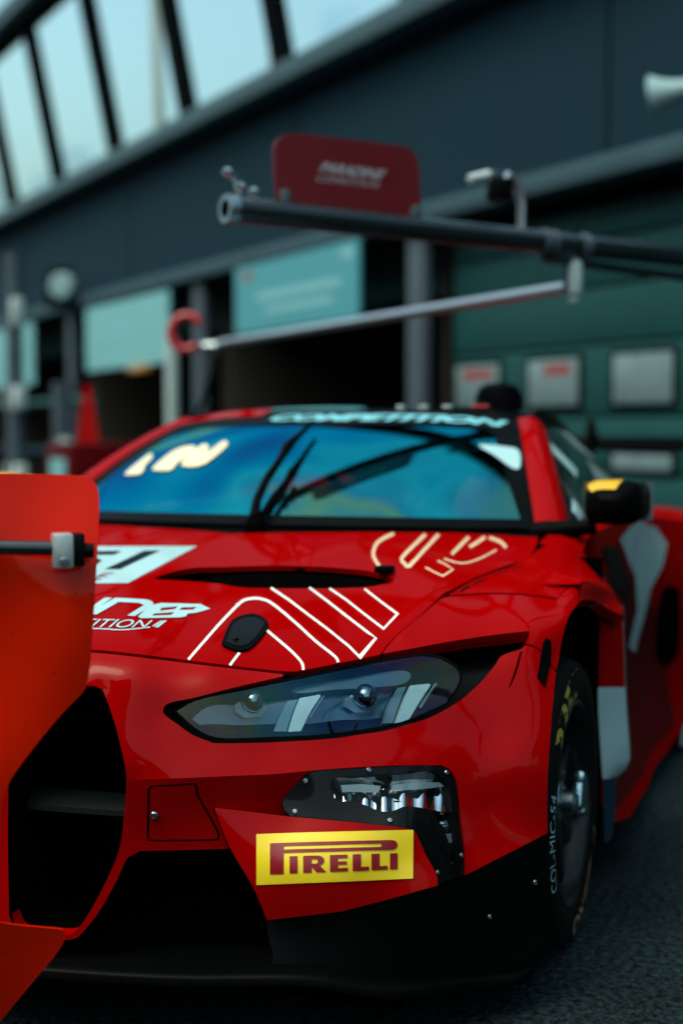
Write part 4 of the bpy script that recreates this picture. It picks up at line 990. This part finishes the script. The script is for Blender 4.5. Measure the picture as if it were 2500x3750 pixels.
M['goldtape'] = mat('warm_white_tape', (.80, .55, .36), rough=.35, noise=(60, .1))
for ln in ([cr([(1441, 1955), (1400, 1975), (1376, 1996), (1366, 2031), (1378, 2060), (1394, 2079)], 4), cr([(1557, 1958), (1510, 2003), (1469, 2047), (1482, 2066), (1497, 2075), (1550, 2018), (1605, 1958)], 2), cr([(1715, 1968), (1653, 2031)], 4), cr([(1775, 1968), (1735, 1995), (1718, 2004)], 3), cr([(1790, 1970), (1830, 1985), (1852, 2007)], 4)]):
    tape('line_tape', [ln], 12, FU, M['goldtape'], hood)
for ln in ([(1557, 2079), (1590, 2097), (1621, 2111), (1657, 2087), (1630, 2068), (1601, 2055)], cr([(1625, 2047), (1665, 2060), (1705, 2063), (1760, 2045), (1816, 2015)], 4)):
    tape('line_tape', [ln], 6, FU, M['goldtape'], hood)
pad = cr([(815, 2352), (841, 2291), (877, 2265), (928, 2256), (968, 2272), (982, 2296), (958, 2338), (917, 2379), (877, 2390), (836, 2380), (813, 2364)], 5, True)
pd_ = panel('pin_cover', pad, FU, M['seal'], hood, step=12, flange=.008, off=.006)
panel('pin_cover_inset', shrink(pad, 14), FU, M['blackplastic'], pd_, step=12, flange=.001, off=.0072)
bolt('pin', 862, 2352, FU, .006, pd_, M['blackplastic'], off=.008)
# number panel on the far half of the bonnet
num = [(170, 2003), (722, 2002), (470, 2137), (-60, 2142)]
panel('number_panel', num, hs_, M['cyanwhite'], hood, step=16, flange=0, off=.0015)
decal_text('number', '51', [(300, 2022), (585, 2020), (440, 2088), (150, 2090)], hs_, M['blackink'], hood, off=.003, bold=.03)
decal_text('class_letters', 'PRO E', [(150, 2102), (420, 2101), (382, 2127), (110, 2128)], hs_, M['logored'], hood, off=.003, shear=.2)
# team name across the bonnet: the tail of the word shows beside the red panel
def inkpoly(polys, nm, m, off=.002, lift=hs_, parent=hood):
    mb = MB()
    for pl, holes in polys:
        rv, rf = sheet2d(pl, holes, 14, 10); P = lift(rv[:, 0], rv[:, 1]); N = normals_of(lift, rv[:, 0], rv[:, 1]); sg = np.where((N*(P-CAM)).sum(1) > 0, -1, 1)[:, None]
        mb.add(P+N*sg*off, rf)
    return mb.build(nm, m, parent)
inkpoly([([(300, 2250), (384, 2192), (412, 2192), (325, 2252)], []),
         (join([(330, 2243), (423, 2192)], cr([(423, 2192), (520, 2197), (552, 2203), (562, 2214), (555, 2222)], 4), [(494, 2259), (466, 2257), (528, 2219), (510, 2211), (436, 2207), (355, 2253), (326, 2253)]), []),
         (join(cr([(506, 2262), (520, 2247), (552, 2222), (590, 2211)], 4), [(734, 2215), (770, 2232), (718, 2247), (688, 2250), (680, 2260), (660, 2264), (518, 2267)]), [[(592, 2229), (652, 2223), (640, 2234), (584, 2240)], [(668, 2227), (722, 2226), (706, 2236), (655, 2237)], [(564, 2250), (640, 2245), (626, 2255), (558, 2258)]])], 'team_lettering', M['cyanwhite'])
decal_text('team_lettering', 'PARAD', [(-180, 2190), (300, 2192), (262, 2250), (-260, 2250)], hs_, M['cyanwhite'], hood, shear=.3, bold=.03)
decal_text('competition_lettering', 'COMPETITION', [(60, 2262), (560, 2275), (540, 2303), (30, 2298)], hs_, M['cyanwhite'], hood, shear=.2)
inkpoly([([(566, 2300), (598, 2276), (612, 2275), (580, 2301)], []), ([(556, 2296), (588, 2276), (596, 2276), (566, 2297)], [])], 'slash_marks', M['cyanwhite'])
tape('underline', [cr([(30, 2300), (335, 2303), (440, 2308), (510, 2303), (550, 2298)], 5)], 4, hs_, M['cyanwhite'], hood)
# bonnet outlet
so = resample(scoop, 30); Us = np.array([p[0] for p in so]); Vs = np.array([p[1] for p in so]); Ps = FU(Us, Vs); Ps = Ps[Ps[:, 1] > -.02]; n = len(Ps)
mb = MB(); mb.add([*(Ps-np.array([0, 0, .004])), *(Ps+np.array([-.06, 0, -.09]))], [(i, (i+1) % n, n+(i+1) % n, n+i) for i in range(n)]); mb.f.append(tuple(range(n, 2*n)))
outlet = mb.build('hood_outlet', M['void'], hood)
panel('outlet_mesh', cr([(690, 2128), (800, 2092), (1020, 2083), (1210, 2090), (1340, 2102), (1400, 2120), (1310, 2146), (1100, 2149), (893, 2146)], 4, True), FU, M['void'], outlet, step=30, flange=.003, off=-.012)
cpn = FU(np.array([1408., 1408]), np.array([2102., 2102]))[0]
MB().box(cpn+np.array([0, 0, .012]), (.05, .04, .016), None, .005).build('outlet_clip', M['seal'], outlet, True)

# tyre maker's sticker on the facet
sq = [(939, 3055), (1512, 3038), (1511, 3217), (940, 3240)]
stick = panel('sponsor_sticker', sq, FF, M['yellow'], bumper, step=14, flange=0, off=.0022)
def sm_uv(x, y):   # sticker units: x 0..1, y 0..1 downwards
    q = quad_map(sq, np.array([[x, 1-y]])); return (q[0, 0], q[0, 1])
def spoly(pts): return [sm_uv(*p) for p in pts]
def arc(cx, cy, rx, ry, a0, a1, n=10): return [(cx+rx*math.cos(rad(a)), cy+ry*math.sin(rad(a))) for a in np.linspace(a0, a1, n)]
ax0 = .088
longP = [(ax0, .195), (.86, .195)]+arc(.86, .295, .037, .10, -90, 90)+[(.175, .395), (.175, .80), (ax0, .80)]
longH = [(.175, .262), (.785, .262)]+arc(.785, .296, .011, .034, -90, 90, 7)+[(.175, .330)]
L0, L1 = .465, .795
def rect(x0, x1, y0=L0, y1=L1): return [(x0, y0), (x1, y0), (x1, y1), (x0, y1)]
logo = [(longP, [longH]), (rect(.212, .262), [])]
Rr = [(.298, L0), (.388, L0)]+arc(.388, .565, .045, .10, -90, 60, 9)+[(.405, .67), (.445, L1), (.385, L1), (.352, .69), (.352, L1), (.298, L1)]
logo.append((Rr, [[(.352, .535), (.38, .535)]+arc(.38, .58, .012, .045, -90, 90, 5)+[(.352, .625)]]))
logo.append(([(.468, L0), (.580, L0), (.580, .535), (.520, .535), (.520, .595), (.575, .595), (.575, .66), (.520, .66), (.520, .725), (.582, .725), (.582, L1), (.468, L1)], []))
logo.append(([(.612, L0), (.664, L0), (.664, .715), (.716, .715), (.716, L1), (.612, L1)], []))
logo.append(([(.730, L0), (.782, L0), (.782, .715), (.834, .715), (.834, L1), (.730, L1)], []))
logo.append((rect(.848, .898), []))
inkpoly([(spoly(a_), [spoly(h_) for h_ in hh]) for a_, hh in logo], 'sponsor_lettering', M['logored'], .0034, FF, stick)

# --- windscreen, pillars, roof
def WS(s, t):
    s = np.asarray(s, float); t = np.asarray(t, float)
    B = np.stack([-.355-.27*s**2, .77*s, .947-.012*s**2], -1); T = np.stack([-1.15-.10*s**2, .585*s, 1.272-.034*s**4], -1)
    P = B*(1-t)[..., None]+T*t[..., None]; P[..., 2] += .045*4*t*(1-t)*.6; P[..., 0] += .03*4*t*(1-t)*.6
    return P
gs, gt = np.meshgrid(np.linspace(-1.05, 1.05, 13), np.linspace(-.05, 1.05, 9)); gu, gv, _ = pj(WS(gs.ravel(), gt.ravel()))
Ts = TPS(np.c_[gu, gv]/1000, gs.ravel()); Tt = TPS(np.c_[gu, gv]/1000, gt.ravel())
def wsl(U, V): return WS(Ts(np.asarray(U)/1000, np.asarray(V)/1000), Tt(np.asarray(U)/1000, np.asarray(V)/1000))
ss = np.linspace(-1, 1, 41); tt = np.linspace(0, 1, 21)
screen = MB().grid([[WS(s, t) for s in ss] for t in tt]).build('windscreen', M['windscreen'], car, True, 180)
def up_off(P, d): return P+np.array([.35, 0, .94])*d
MB().grid([[up_off(WS(s, t), .003) for s in ss] for t in np.linspace(.80, 1, 6)]).build('sun_strip', M['blackink'], screen, True, 180)
bd = MB()
bd.grid([[up_off(WS(s, t), .002) for s in ss] for t in np.linspace(0, .055, 4)])
for sg in (-1, 1): bd.grid([[up_off(WS(sg*(1-q*(.12*t+.05)), t), .002) for q in (0, .5, 1)] for t in np.linspace(0, 1, 15)])
bd.build('screen_border', M['blackink'], screen, True, 180)
M['stripblue'] = mat('pale_blue_strip_lettering', (.22, .62, .74), rough=.4)
def ws_text(body, s0, s1, t0, t1, nm, m, **k):
    v_, f_ = text2d(body, **k); P = WS(s0+(s1-s0)*v_[:, 0], t0+(t1-t0)*v_[:, 1]); return new_obj(nm, up_off(P, .006), f_, m, screen, False)
ws_text('COMPETITION', -.33, .93, .835, .925, 'strip_lettering', M['stripblue'], shear=.35, bold=.05)
# warm glare painted as pale patches on the upper glass, corner badge
M['glint'] = mat('painted_glare', (1.0, .80, .50), rough=.3, coat=.6)
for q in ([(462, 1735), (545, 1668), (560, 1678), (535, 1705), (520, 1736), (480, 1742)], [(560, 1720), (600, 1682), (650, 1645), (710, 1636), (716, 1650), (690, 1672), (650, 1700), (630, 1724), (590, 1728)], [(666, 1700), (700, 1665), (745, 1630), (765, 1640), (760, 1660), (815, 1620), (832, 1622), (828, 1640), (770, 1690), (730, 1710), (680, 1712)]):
    panel('glare_patch', cr(q, 4, True), wsl, M['glint'], screen, step=20, flange=0, off=.004)
panel('corner_badge', cr([(1752, 1632), (1850, 1640), (1895, 1655), (1900, 1712), (1872, 1716), (1810, 1672)], 3, True), wsl, M['cyanwhite'], screen, step=20, flange=0, off=.004)
# wiper
wp = [(935, 1938), (948, 1880), (985, 1810), (1035, 1740), (1060, 1690), (1100, 1640), (1150, 1580)]
W3 = wsl(np.array([p[0] for p in wp], float), np.array([p[1] for p in wp], float))
wip = MB().tube([up_off(p, .03+.02*math.sin(i/6*3.1)) for i, p in enumerate(W3)], [.016, .013, .012, .011, .016, .009, .007], 10).build('wiper', M['seal'], car, True)
wq = [(940, 1925), (985, 1855), (1030, 1800), (1050, 1755)]
W4 = wsl(np.array([p[0]+22 for p in wq], float), np.array([p[1] for p in wq], float)); MB().tube([up_off(p, .03) for p in W4], .008, 8).build('wiper_link', M['seal'], wip, True)
MB().lathe([(.0005, .0), (.03, 0), (.03, .03), (.02, .045), (.0005, .045)], W3[0]-np.array([0, 0, .01]), (0.3, 0, 1), 18).build('wiper_hub', M['seal'], wip, True)
# cowl
MB().grid([[WS(s, 0)+np.array([.09*(1-k)-.02, 0, -.035+.03*k]) for s in ss] for k in (0, .5, 1)]).build('cowl', M['seal'], car, True)
# A pillars
def pillar(sg):
    G = []
    for t in np.linspace(-.02, 1.0, 16):
        a_ = WS(sg*1.0, t)+np.array([0, 0, .004]); wd = .085-.015*t
        G.append([a_+np.array([.004, -sg*.012, .006]), a_+np.array([.0, sg*wd*.35, .012]), a_+np.array([-.012, sg*wd*.75, .0]), a_+np.array([-.045, sg*wd*.98, -.03]), a_+np.array([-.08, sg*wd, -.06])])
    return MB().grid(G).build('windscreen_pillar', M['red'], car, True, 60)
pillar(1); pillar(-1)
# roof
def RF(s, x):
    k = np.interp(x, [-3.0, -2.6, -2.1, -1.6, -1.15], [.40, .47, .53, .57, .585]); z = np.interp(x, [-3.0, -2.6, -2.2, -1.9, -1.5, -1.3, -1.15], [1.02, 1.15, 1.245, 1.288, 1.298, 1.287, 1.272])
    xx = x-.10*s**2*np.interp(x, [-3, -1.15], [.2, 1]); return np.array([xx, k*s, z-.034*s**4])
xs = np.linspace(-1.15, -3.0, 24)
roof = MB().grid([[RF(s, x) for s in np.linspace(-.80, .97, 25)] for x in xs]).build('roof', M['dglass'], car, True, 80)
MB().grid([[RF(s, x)+np.array([0, -.0, .006]) for s in (-1.0, -.93, -.86, -.79)] for x in xs]).build('roof_rail', M['red'], car, True, 80)
MB().grid([[RF(s, x)+np.array([0, 0, .006]) for s in (.90, .95, 1.0)] for x in xs]).build('roof_rail', M['dglass'], car, True, 80)
rr0 = MB(); rr0.grid([[up_off(WS(s, t), .007) for s in np.linspace(-1.0, -.42, 10)] for t in np.linspace(.90, 1.01, 4)]); rr0.build('roof_flash', M['red'], screen, True)
for y_, m_, w_ in ((.25, M['white'], .03), (.33, M['white'], .03), (.44, mat('red_marker', (.5, .01, .02), rough=.2, coat=1), .06), (.17, M['white'], .025)):
    MB().box((-1.28, y_, 1.286), (.03, w_, .010), None, .003).build('roof_marker', m_, roof, True)
pod = at(1825, 1455, x=-1.75)
MB().lathe([(.085, -.10), (.085, .0), (.07, .035), (.04, .05), (.0005, .054)], (pod[0], pod[1], pod[2]), (0, 0, 1), 24).build('roof_pod', M['seal'], roof, True)
# side glass (from the pillar back) and upper frame
for sg in (1, -1):
    G = []; Fm = []
    for x in np.linspace(-.66, -2.9, 20):
        t_ = np.clip((-.62-x)/.63, 0, 1); top = RF(sg, min(x, -1.25)) if x < -1.25 else WS(sg, (x+.625)/(-1.25+.625))
        top = np.array([x, top[1]+sg*.05, top[2]-.035]); yb = np.interp(x, [-2.9, -2.2, -1.5, -.62], [.74, .84, .86, .84]); bot = np.array([x, sg*yb, .93])
        if x < -2.0: bot[2] = .93+(-2.0-x)*.03
        G.append([bot+(top-bot)*q+np.array([0, sg*.025*math.sin(q*3.14), 0]) for q in np.linspace(0, 1, 7)])
        Fm.append([top+np.array([0, sg*.012, -.03]), top+np.array([0, sg*.012, .01]), top+np.array([0, -sg*.03, .045])])
    gl_ = MB().grid(G).build('side_window', M['dglass'], car, True, 80)
    MB().grid(Fm).build('window_frame', M['seal'], gl_, True, 80)
    if sg == 1:
        st_ = MB()
        def gp_(x, q): 
            i = np.clip((-.66-x)/2.24*19, 0, 18.99); a_ = int(i); f_ = i-a_; r_ = [np.array(G[a_][k_])*(1-f_)+np.array(G[a_+1][k_])*f_ for k_ in range(7)]; j = q*6; b_ = min(int(j), 5); return r_[b_]*(1-(j-b_))+r_[b_+1]*(j-b_)+np.array([0, .006, 0])
        for (x0, q0, x1, q1) in ((-1.15, .55, -1.05, .95), (-.80, .2, -.92, .60)):
            MB().grid([[gp_(x0-.1*e, q0+(q1-q0)*k_) for e in (0, 1)] for k_ in np.linspace(0, 1, 5)]).build('window_sticker', M['cyanwhite'], gl_)
# --- body side: lift over (x, z) in millimetres
sc_ = [(-.38, .15, 1.0), (-.38, .4, .925), (-.38, .7, .915), (-.55, .14, 1.0), (-.55, .3, .945), (-.55, .6, .92), (-.55, .86, .90),
       (-.80, .12, 1.0), (-.80, .3, .945), (-.80, .6, .925), (-.80, .88, .90), (-1.2, .09, 1.0), (-1.2, .18, .965), (-1.2, .3, .90), (-1.2, .6, .905), (-1.2, .9, .89),
       (-1.8, .08, 1.0), (-1.8, .18, .97), (-1.8, .3, .91), (-1.8, .6, .92), (-1.8, .9, .90), (-2.15, .1, 1.01), (-2.15, .3, .97), (-2.15, .6, .985), (-2.15, .88, .93),
       (-2.4, .12, 1.03), (-2.4, .4, 1.04), (-2.4, .7, 1.04), (-2.4, .9, .97), (-2.9, .75, 1.05), (-2.9, .95, .95), (-3.4, .2, 1.02), (-3.4, .5, 1.045), (-3.4, .85, 1.0), (-3.9, .3, .92), (-3.9, .6, .94), (-3.9, .85, .90)]
TY = TPS([(a_, b_) for a_, b_, _ in sc_], [c_ for _, _, c_ in sc_], .0005)
def side(U, V): x = np.asarray(U)/1000; z = np.asarray(V)/1000; return np.stack([x, TY(x, z), z], -1)
arch = [(-2917+395*math.cos(rad(a_)), 340+395*math.sin(rad(a_))) for a_ in np.linspace(-38, 218, 26)]
side_ol = join([(-560, 150), (-600, 140), (-800, 105), (-1300, 85), (-2200, 80), (-2480, 95)], arch, [(-3330, 120), (-3700, 180), (-3900, 300), (-3920, 600), (-3900, 800)], cr([(-3900, 800), (-3400, 820), (-2900, 845), (-2400, 855), (-2000, 890), (-1200, 915), (-700, 915), (-560, 866)], 4), cr([(-560, 862), (-560, 700), (-560, 400), (-560, 150)], 4))
bs = panel('body_side', side_ol, side, M['satin'], car, step=45, flange=.02, out=-1)
# winding: make the outside face +y
bmx = bmesh.new(); bmx.from_mesh(bs.data); bmesh.ops.recalc_face_normals(bmx, faces=bmx.faces)
bmx.to_mesh(bs.data); bmx.free()
M['livery'] = mat('pale_livery_vinyl', (.45, .60, .64), rough=.3, coat=.6)
def px_side(pts, y=.99):
    o_ = []
    for u, v in pts:
        yy = y
        for _ in range(40):
            P = at(u, v, y=yy); yy += .25*(float(TY([min(max(P[0], -2.6), -.45)], [min(max(P[2], .1), .9)])[0])-yy)
        o_.append((P[0]*1000, P[2]*1000))
    return o_
def livery(pts, nm, m):
    o = panel(nm, pts, side, m, bs, step=40, flange=0, out=-1)
    for v in o.data.vertices: v.co.y += .003 if nm == 'flank_shade' else .006
    return o
livery(px_side([(2262, 1975), (2330, 1905), (2395, 1932), (2435, 1990), (2415, 2080), (2372, 2160), (2345, 2280), (2318, 2390), (2296, 2370), (2325, 2240), (2318, 2110)]), 'livery_patch', M['livery'])
livery(px_side([(2498, 2650), (2470, 2735), (2500, 2715), (2560, 2640)]), 'livery_patch', M['livery'])
livery(cr(px_side([(2425, 2150), (2470, 2150), (2482, 2200), (2478, 2380), (2440, 2435), (2400, 2420), (2395, 2330), (2405, 2210)]), 4, True), 'side_intake', M['void'])
livery([(-620, 170), (-1200, 130), (-2050, 130), (-2120, 420), (-1800, 640), (-1300, 760), (-900, 800), (-620, 780)], 'flank_shade', M['maroon'])  # shade of the under-lit flank painted in as a maroon patch
livery(px_side([(2195, 2000), (2255, 2000), (2300, 2120), (2290, 2200), (2240, 2150)]), 'livery_band', M['blackink'])
bsr = mirrored(bs)
# shoulder between the side and the glass, scuttle beside the bonnet
for sg in (1, -1):
    G = []
    for x in np.linspace(-.46, -3.9, 34):
        zt = float(np.interp(x, [-3.9, -3.4, -2.9, -2.4, -2.0, -1.2, -.7, -.52, -.30], [.80, .82, .845, .855, .89, .915, .915, .87, .85])); yt = float(TY([x], [min(zt, .9)])[0]) if x < -.5 else .90
        yi = float(np.interp(x, [-3.9, -2.9, -2.2, -1.5, -.62, -.30], [.50, .60, .80, .85, .80, .80])); zi = float(np.interp(x, [-3.9, -2.9, -2.0, -.62, -.30], [.84, .875, .92, .925, .89]))
        G.append([np.array([x, sg*(yt*(1-q)+yi*q), zt*(1-q)+zi*q+.012*math.sin(q*3.14)]) for q in (0, .33, .66, 1)])
    MB().grid(G).build('shoulder', M['satin'], car, True, 80)
G = [[RF(s, -3.0)+(np.array([-3.92, s*.52, .84])-RF(s, -3.0))*q for s in np.linspace(-1, 1, 9)] for q in np.linspace(0, 1, 6)]
MB().grid(G).build('rear_deck', M['red'], car, True, 80)
mb = MB(); mb.grid([[(-3.92, y_, z_) for y_ in np.linspace(-.92, .92, 3)] for z_ in (.2, .5, .80)]); mb.build('rear_panel', M['blackplastic'], car)
# floor and tub so that no light falls through
mb = MB(); mb.box((-1.6, 0, .11), (4.2, 1.72, .04)); mb.box((-.48, 0, .48), (.05, 1.5, .75)); mb.box((.27, 0, .42), (.03, 1.1, .48))
for sg in (-1, 1): mb.box((-.455, sg*.79, .50), (.02, .36, .75)); mb.box((-.05, sg*.63, .50), (.66, .02, .40)); mb.box((-1.6, sg*.86, .45), (2.0, .02, .6))
mb.build('tub', M['void'], car)
# crown of the front fender behind the wheel
for sg in (1, -1):
    ox = [(.02, .985, .852), (-.05, .989, .855), (-.2, 1.0, .836), (-.32, 1.01, .806), (-.45, 1.016, .757), (-.52, 1.016, .735)]
    G = []
    for x in np.linspace(0, -.52, 14):
        yo = float(np.interp(-x, [-q[0] for q in ox], [q[1] for q in ox])); zo = float(np.interp(-x, [-q[0] for q in ox], [q[2] for q in ox]))
        yi = float(np.interp(-x, [0, .12, .25, .45, .62], [.755, .79, .817, .835, .85])); zi = float(np.interp(-x, [0, .12, .25, .45, .62], [.862, .874, .890, .915, .925]))-.012*max(0, 1+x/.2)
        G.append([(x, sg*(yi+(yo-yi)*q), zi+(zo-zi)*(q**1.7)-.014*(1-q)*q) for q in np.linspace(0, 1, 7)]+[(x, sg*(yo+.002), zo-.03), (x, sg*(yo-.01), zo-.06)])
    MB().grid(G).build('fender_crown', M['satin'], car, True, 80)
# wheel arch liners and the blade behind the front wheel
for sg in (1, -1):
    G = [[(.385*math.cos(rad(a_)), sg*y_, .36+.40*math.sin(rad(a_))) for y_ in (.62, .80, .955)] for a_ in np.linspace(-5, 172, 18)]
    MB().grid(G).build('arch_liner', M['void'], car, True, 80)
def blade(rows, nm, m, parent):
    G = []
    for v, ua, ub in rows:
        L_ = []
        for q in np.linspace(0, 1, 6):
            xx = -.415-.085*q**1.5; L_.append(at(ua+(ub-ua)*q, v+(-36 if v < 2300 else 0)*q*0, x=xx))
        G.append(L_)
    return MB().grid(G).build(nm, m, parent, True, 80)
bl = blade([(2262, 2195, 2279), (2330, 2194, 2281), (2400, 2193, 2283), (2460, 2192, 2284), (2515, 2191, 2286)], 'arch_blade', M['red'], car)
M['bladewhite'] = mat('scuffed_white_blade', (.36, .50, .53), rough=.35, coat=.4, noise=(9, .15))
bl2 = blade([(2517, 2188, 2287), (2600, 2189, 2291), (2700, 2195, 2299), (2780, 2200, 2305), (2815, 2203, 2290), (2852, 2206, 2252)], 'blade_skin', M['bladewhite'], bl)
G = [[at(ub, v, x=-.50)+np.array([-.1*k_, -.012*k_, 0]) for k_ in (0, .5, 1)] for v, ub in ((2226, 2277), (2262, 2279), (2330, 2281), (2400, 2283), (2515, 2286), (2600, 2291), (2700, 2299), (2780, 2305), (2815, 2290))]
MB().grid(G).build('blade_edge', M['bladewhite'], bl, True, 80)
mirrored(bl)
flap = MB(); q0 = [at(2206, 2856, x=-.43), at(2250, 2846, x=-.47), at(2250, 2990, x=-.47), at(2235, 3075, x=-.46), at(2212, 3090, x=-.43)]
flap.prism(q0, np.array([-.012, 0, 0])); fo = flap.build('mud_flap', M['clad'], car); mirrored(fo)
# mirror with yellow cap
for sg in (1, -1):
    mo = bpy.data.objects.new('door_mirror', None); COL.objects.link(mo); mo.parent = car; mo.location = (-.62, sg*.975, 1.02)
    mb = MB()
    for k_, (x, sy, sz) in enumerate([(.10, .3, .3), (.085, .75, .75), (.04, .98, .95), (-.02, 1.0, 1.0), (-.07, .96, .95)]):
        pass
    prof = [(.105, .25), (.09, .65), (.055, .9), (.0, 1.0), (-.07, .97), (-.072, .85)]
    G = []
    for x, k_ in prof:
        G.append([(x, sg*(.080*k_*np.sign(math.cos(a_))*abs(math.cos(a_))**.55), .060*k_*np.sign(math.sin(a_))*abs(math.sin(a_))**.6-.01) for a_ in np.linspace(0, 2*math.pi, 29)])
    mb.grid(G); mb.add([G[0][i] for i in range(28)], [tuple(range(28))]); mb.build('mirror_shell', M['seal'], mo, True, 60)
    cap = []
    for x, k_ in prof[1:5]:
        cap.append([(x+.003, sg*(.084*k_*np.sign(math.cos(a_))*abs(math.cos(a_))**.55), .0635*k_*abs(math.sin(a_))**.6-.0095) for a_ in np.linspace(rad(84), rad(138), 14)])
    MB().grid(cap).build('mirror_cap', mat('yellow_mirror_cap', (.85, .45, .01), rough=.3, coat=.3), mo, True)
    MB().add([(-.071, sg*-.095, -.06), (-.071, sg*.095, -.06), (-.071, sg*.095, .045), (-.071, sg*-.095, .045)], [(0, 1, 2, 3)])
    ms_ = MB(); ms_.add([(-.0725, sg*-.095, -.06), (-.0725, sg*.095, -.06), (-.0725, sg*.095, .045), (-.0725, sg*-.095, .045)], [(0, 1, 2, 3)]); ms_.build('mirror_glass', M['chrome'], mo)
    MB().tube([(0, -sg*.05, -.075), (0, -sg*.13, -.085), (-.02, -sg*.22, -.10)], [.02, .026, .035], 12).build('mirror_arm', M['seal'], mo, True)
# rear wing
wg = MB(); G = []
for y_ in np.linspace(-.95, .95, 13): G.append([(-3.62+a_, y_, 1.12+b_) for a_, b_ in ((0, 0), (-.06, .018), (-.16, .03), (-.30, .055), (-.30, .05), (-.15, .008), (-.05, -.012), (0, 0))])
wg.grid(G); wing = wg.build('rear_wing', M['seal'], car, True, 60)
for sg in (-1, 1):
    MB().box((-3.76, sg*.955, 1.12), (.36, .012, .20), None, .004).build('end_plate', M['seal'], wing)
    MB().tube([(-3.55, sg*.42, .95), (-3.55, sg*.42, 1.15), (-3.60, sg*.42, 1.24), (-3.72, sg*.42, 1.16)], .022, 10).build('wing_mount', M['seal'], wing, True)
# cabin: cage, dash, seat
cab = MB()
cab.tube([(-.75, .62, .9), (-1.25, .50, 1.2), (-1.9, .48, 1.24), (-2.6, .45, .9)], .022, 10); cab.tube([(-.75, -.62, .9), (-1.25, -.50, 1.2), (-1.9, -.48, 1.24), (-2.6, -.45, .9)], .022, 10)
cab.tube([(-1.25, .50, 1.2), (-1.25, -.50, 1.2)], .022, 10); cab.tube([(-1.9, -.48, 1.22), (-1.95, 0, .7), (-1.9, .48, 1.22)], .022, 10)
cab.build('roll_cage', M['seal'], car, True)
MB().box((-.95, 0, .80), (.35, 1.3, .22), None, .05).build('dashboard', M['seal'], car, True)
MB().lathe([(.14, -.01), (.15, 0), (.14, .01), (.13, 0), (.14, -.01)], (-1.2, .36, .92), (1, 0, .35), 24).build('steering_wheel', M['seal'], car, True)
st = MB(); st.box((-1.75, .36, .75), (.16, .5, .85), [(.95, 0, .3), (0, 1, 0), (-.3, 0, .95)], .06); st.box((-1.5, .36, .42), (.5, .5, .14), None, .05); st.box((-1.72, .15, 1.08), (.22, .05, .24), None, .02); st.box((-1.72, .57, 1.08), (.22, .05, .24), None, .02)
seat = st.build('race_seat', mat('grey_seat', (.14, .15, .17), rough=.8), car, True)
tan = mat('tan_harness_pad', (.42, .30, .22), rough=.8)
for dy in (-.10, .10): MB().box((-1.58, .36+dy, .98), (.05, .09, .28), [(.95, 0, .3), (0, 1, 0), (-.3, 0, .95)], .03).build('harness_pad', tan, seat, True)
hp_ = at(1745, 1850, x=-1.15); MB().lathe([(.0005, -.09), (.05, -.085), (.075, -.03), (.075, .03), (.05, .085), (.0005, .09)], hp_, (0, .3, 1), 20).build('head_pad', tan, seat, True)
hp_ = at(1660, 1740, x=-1.25); MB().lathe([(.0005, -.05), (.035, -.045), (.045, 0), (.035, .045), (.0005, .05)], hp_, (0, .5, 1), 18).build('head_pad', mat('blue_pad', (.05, .12, .30), rough=.6), seat, True)
# remaining wheels
wheel(0, -.985+.31, .34, detail=False); wheel(-2.917, 1.0, .35, detail=False); wheel(-2.917, -1.0+.31, .35, detail=False)
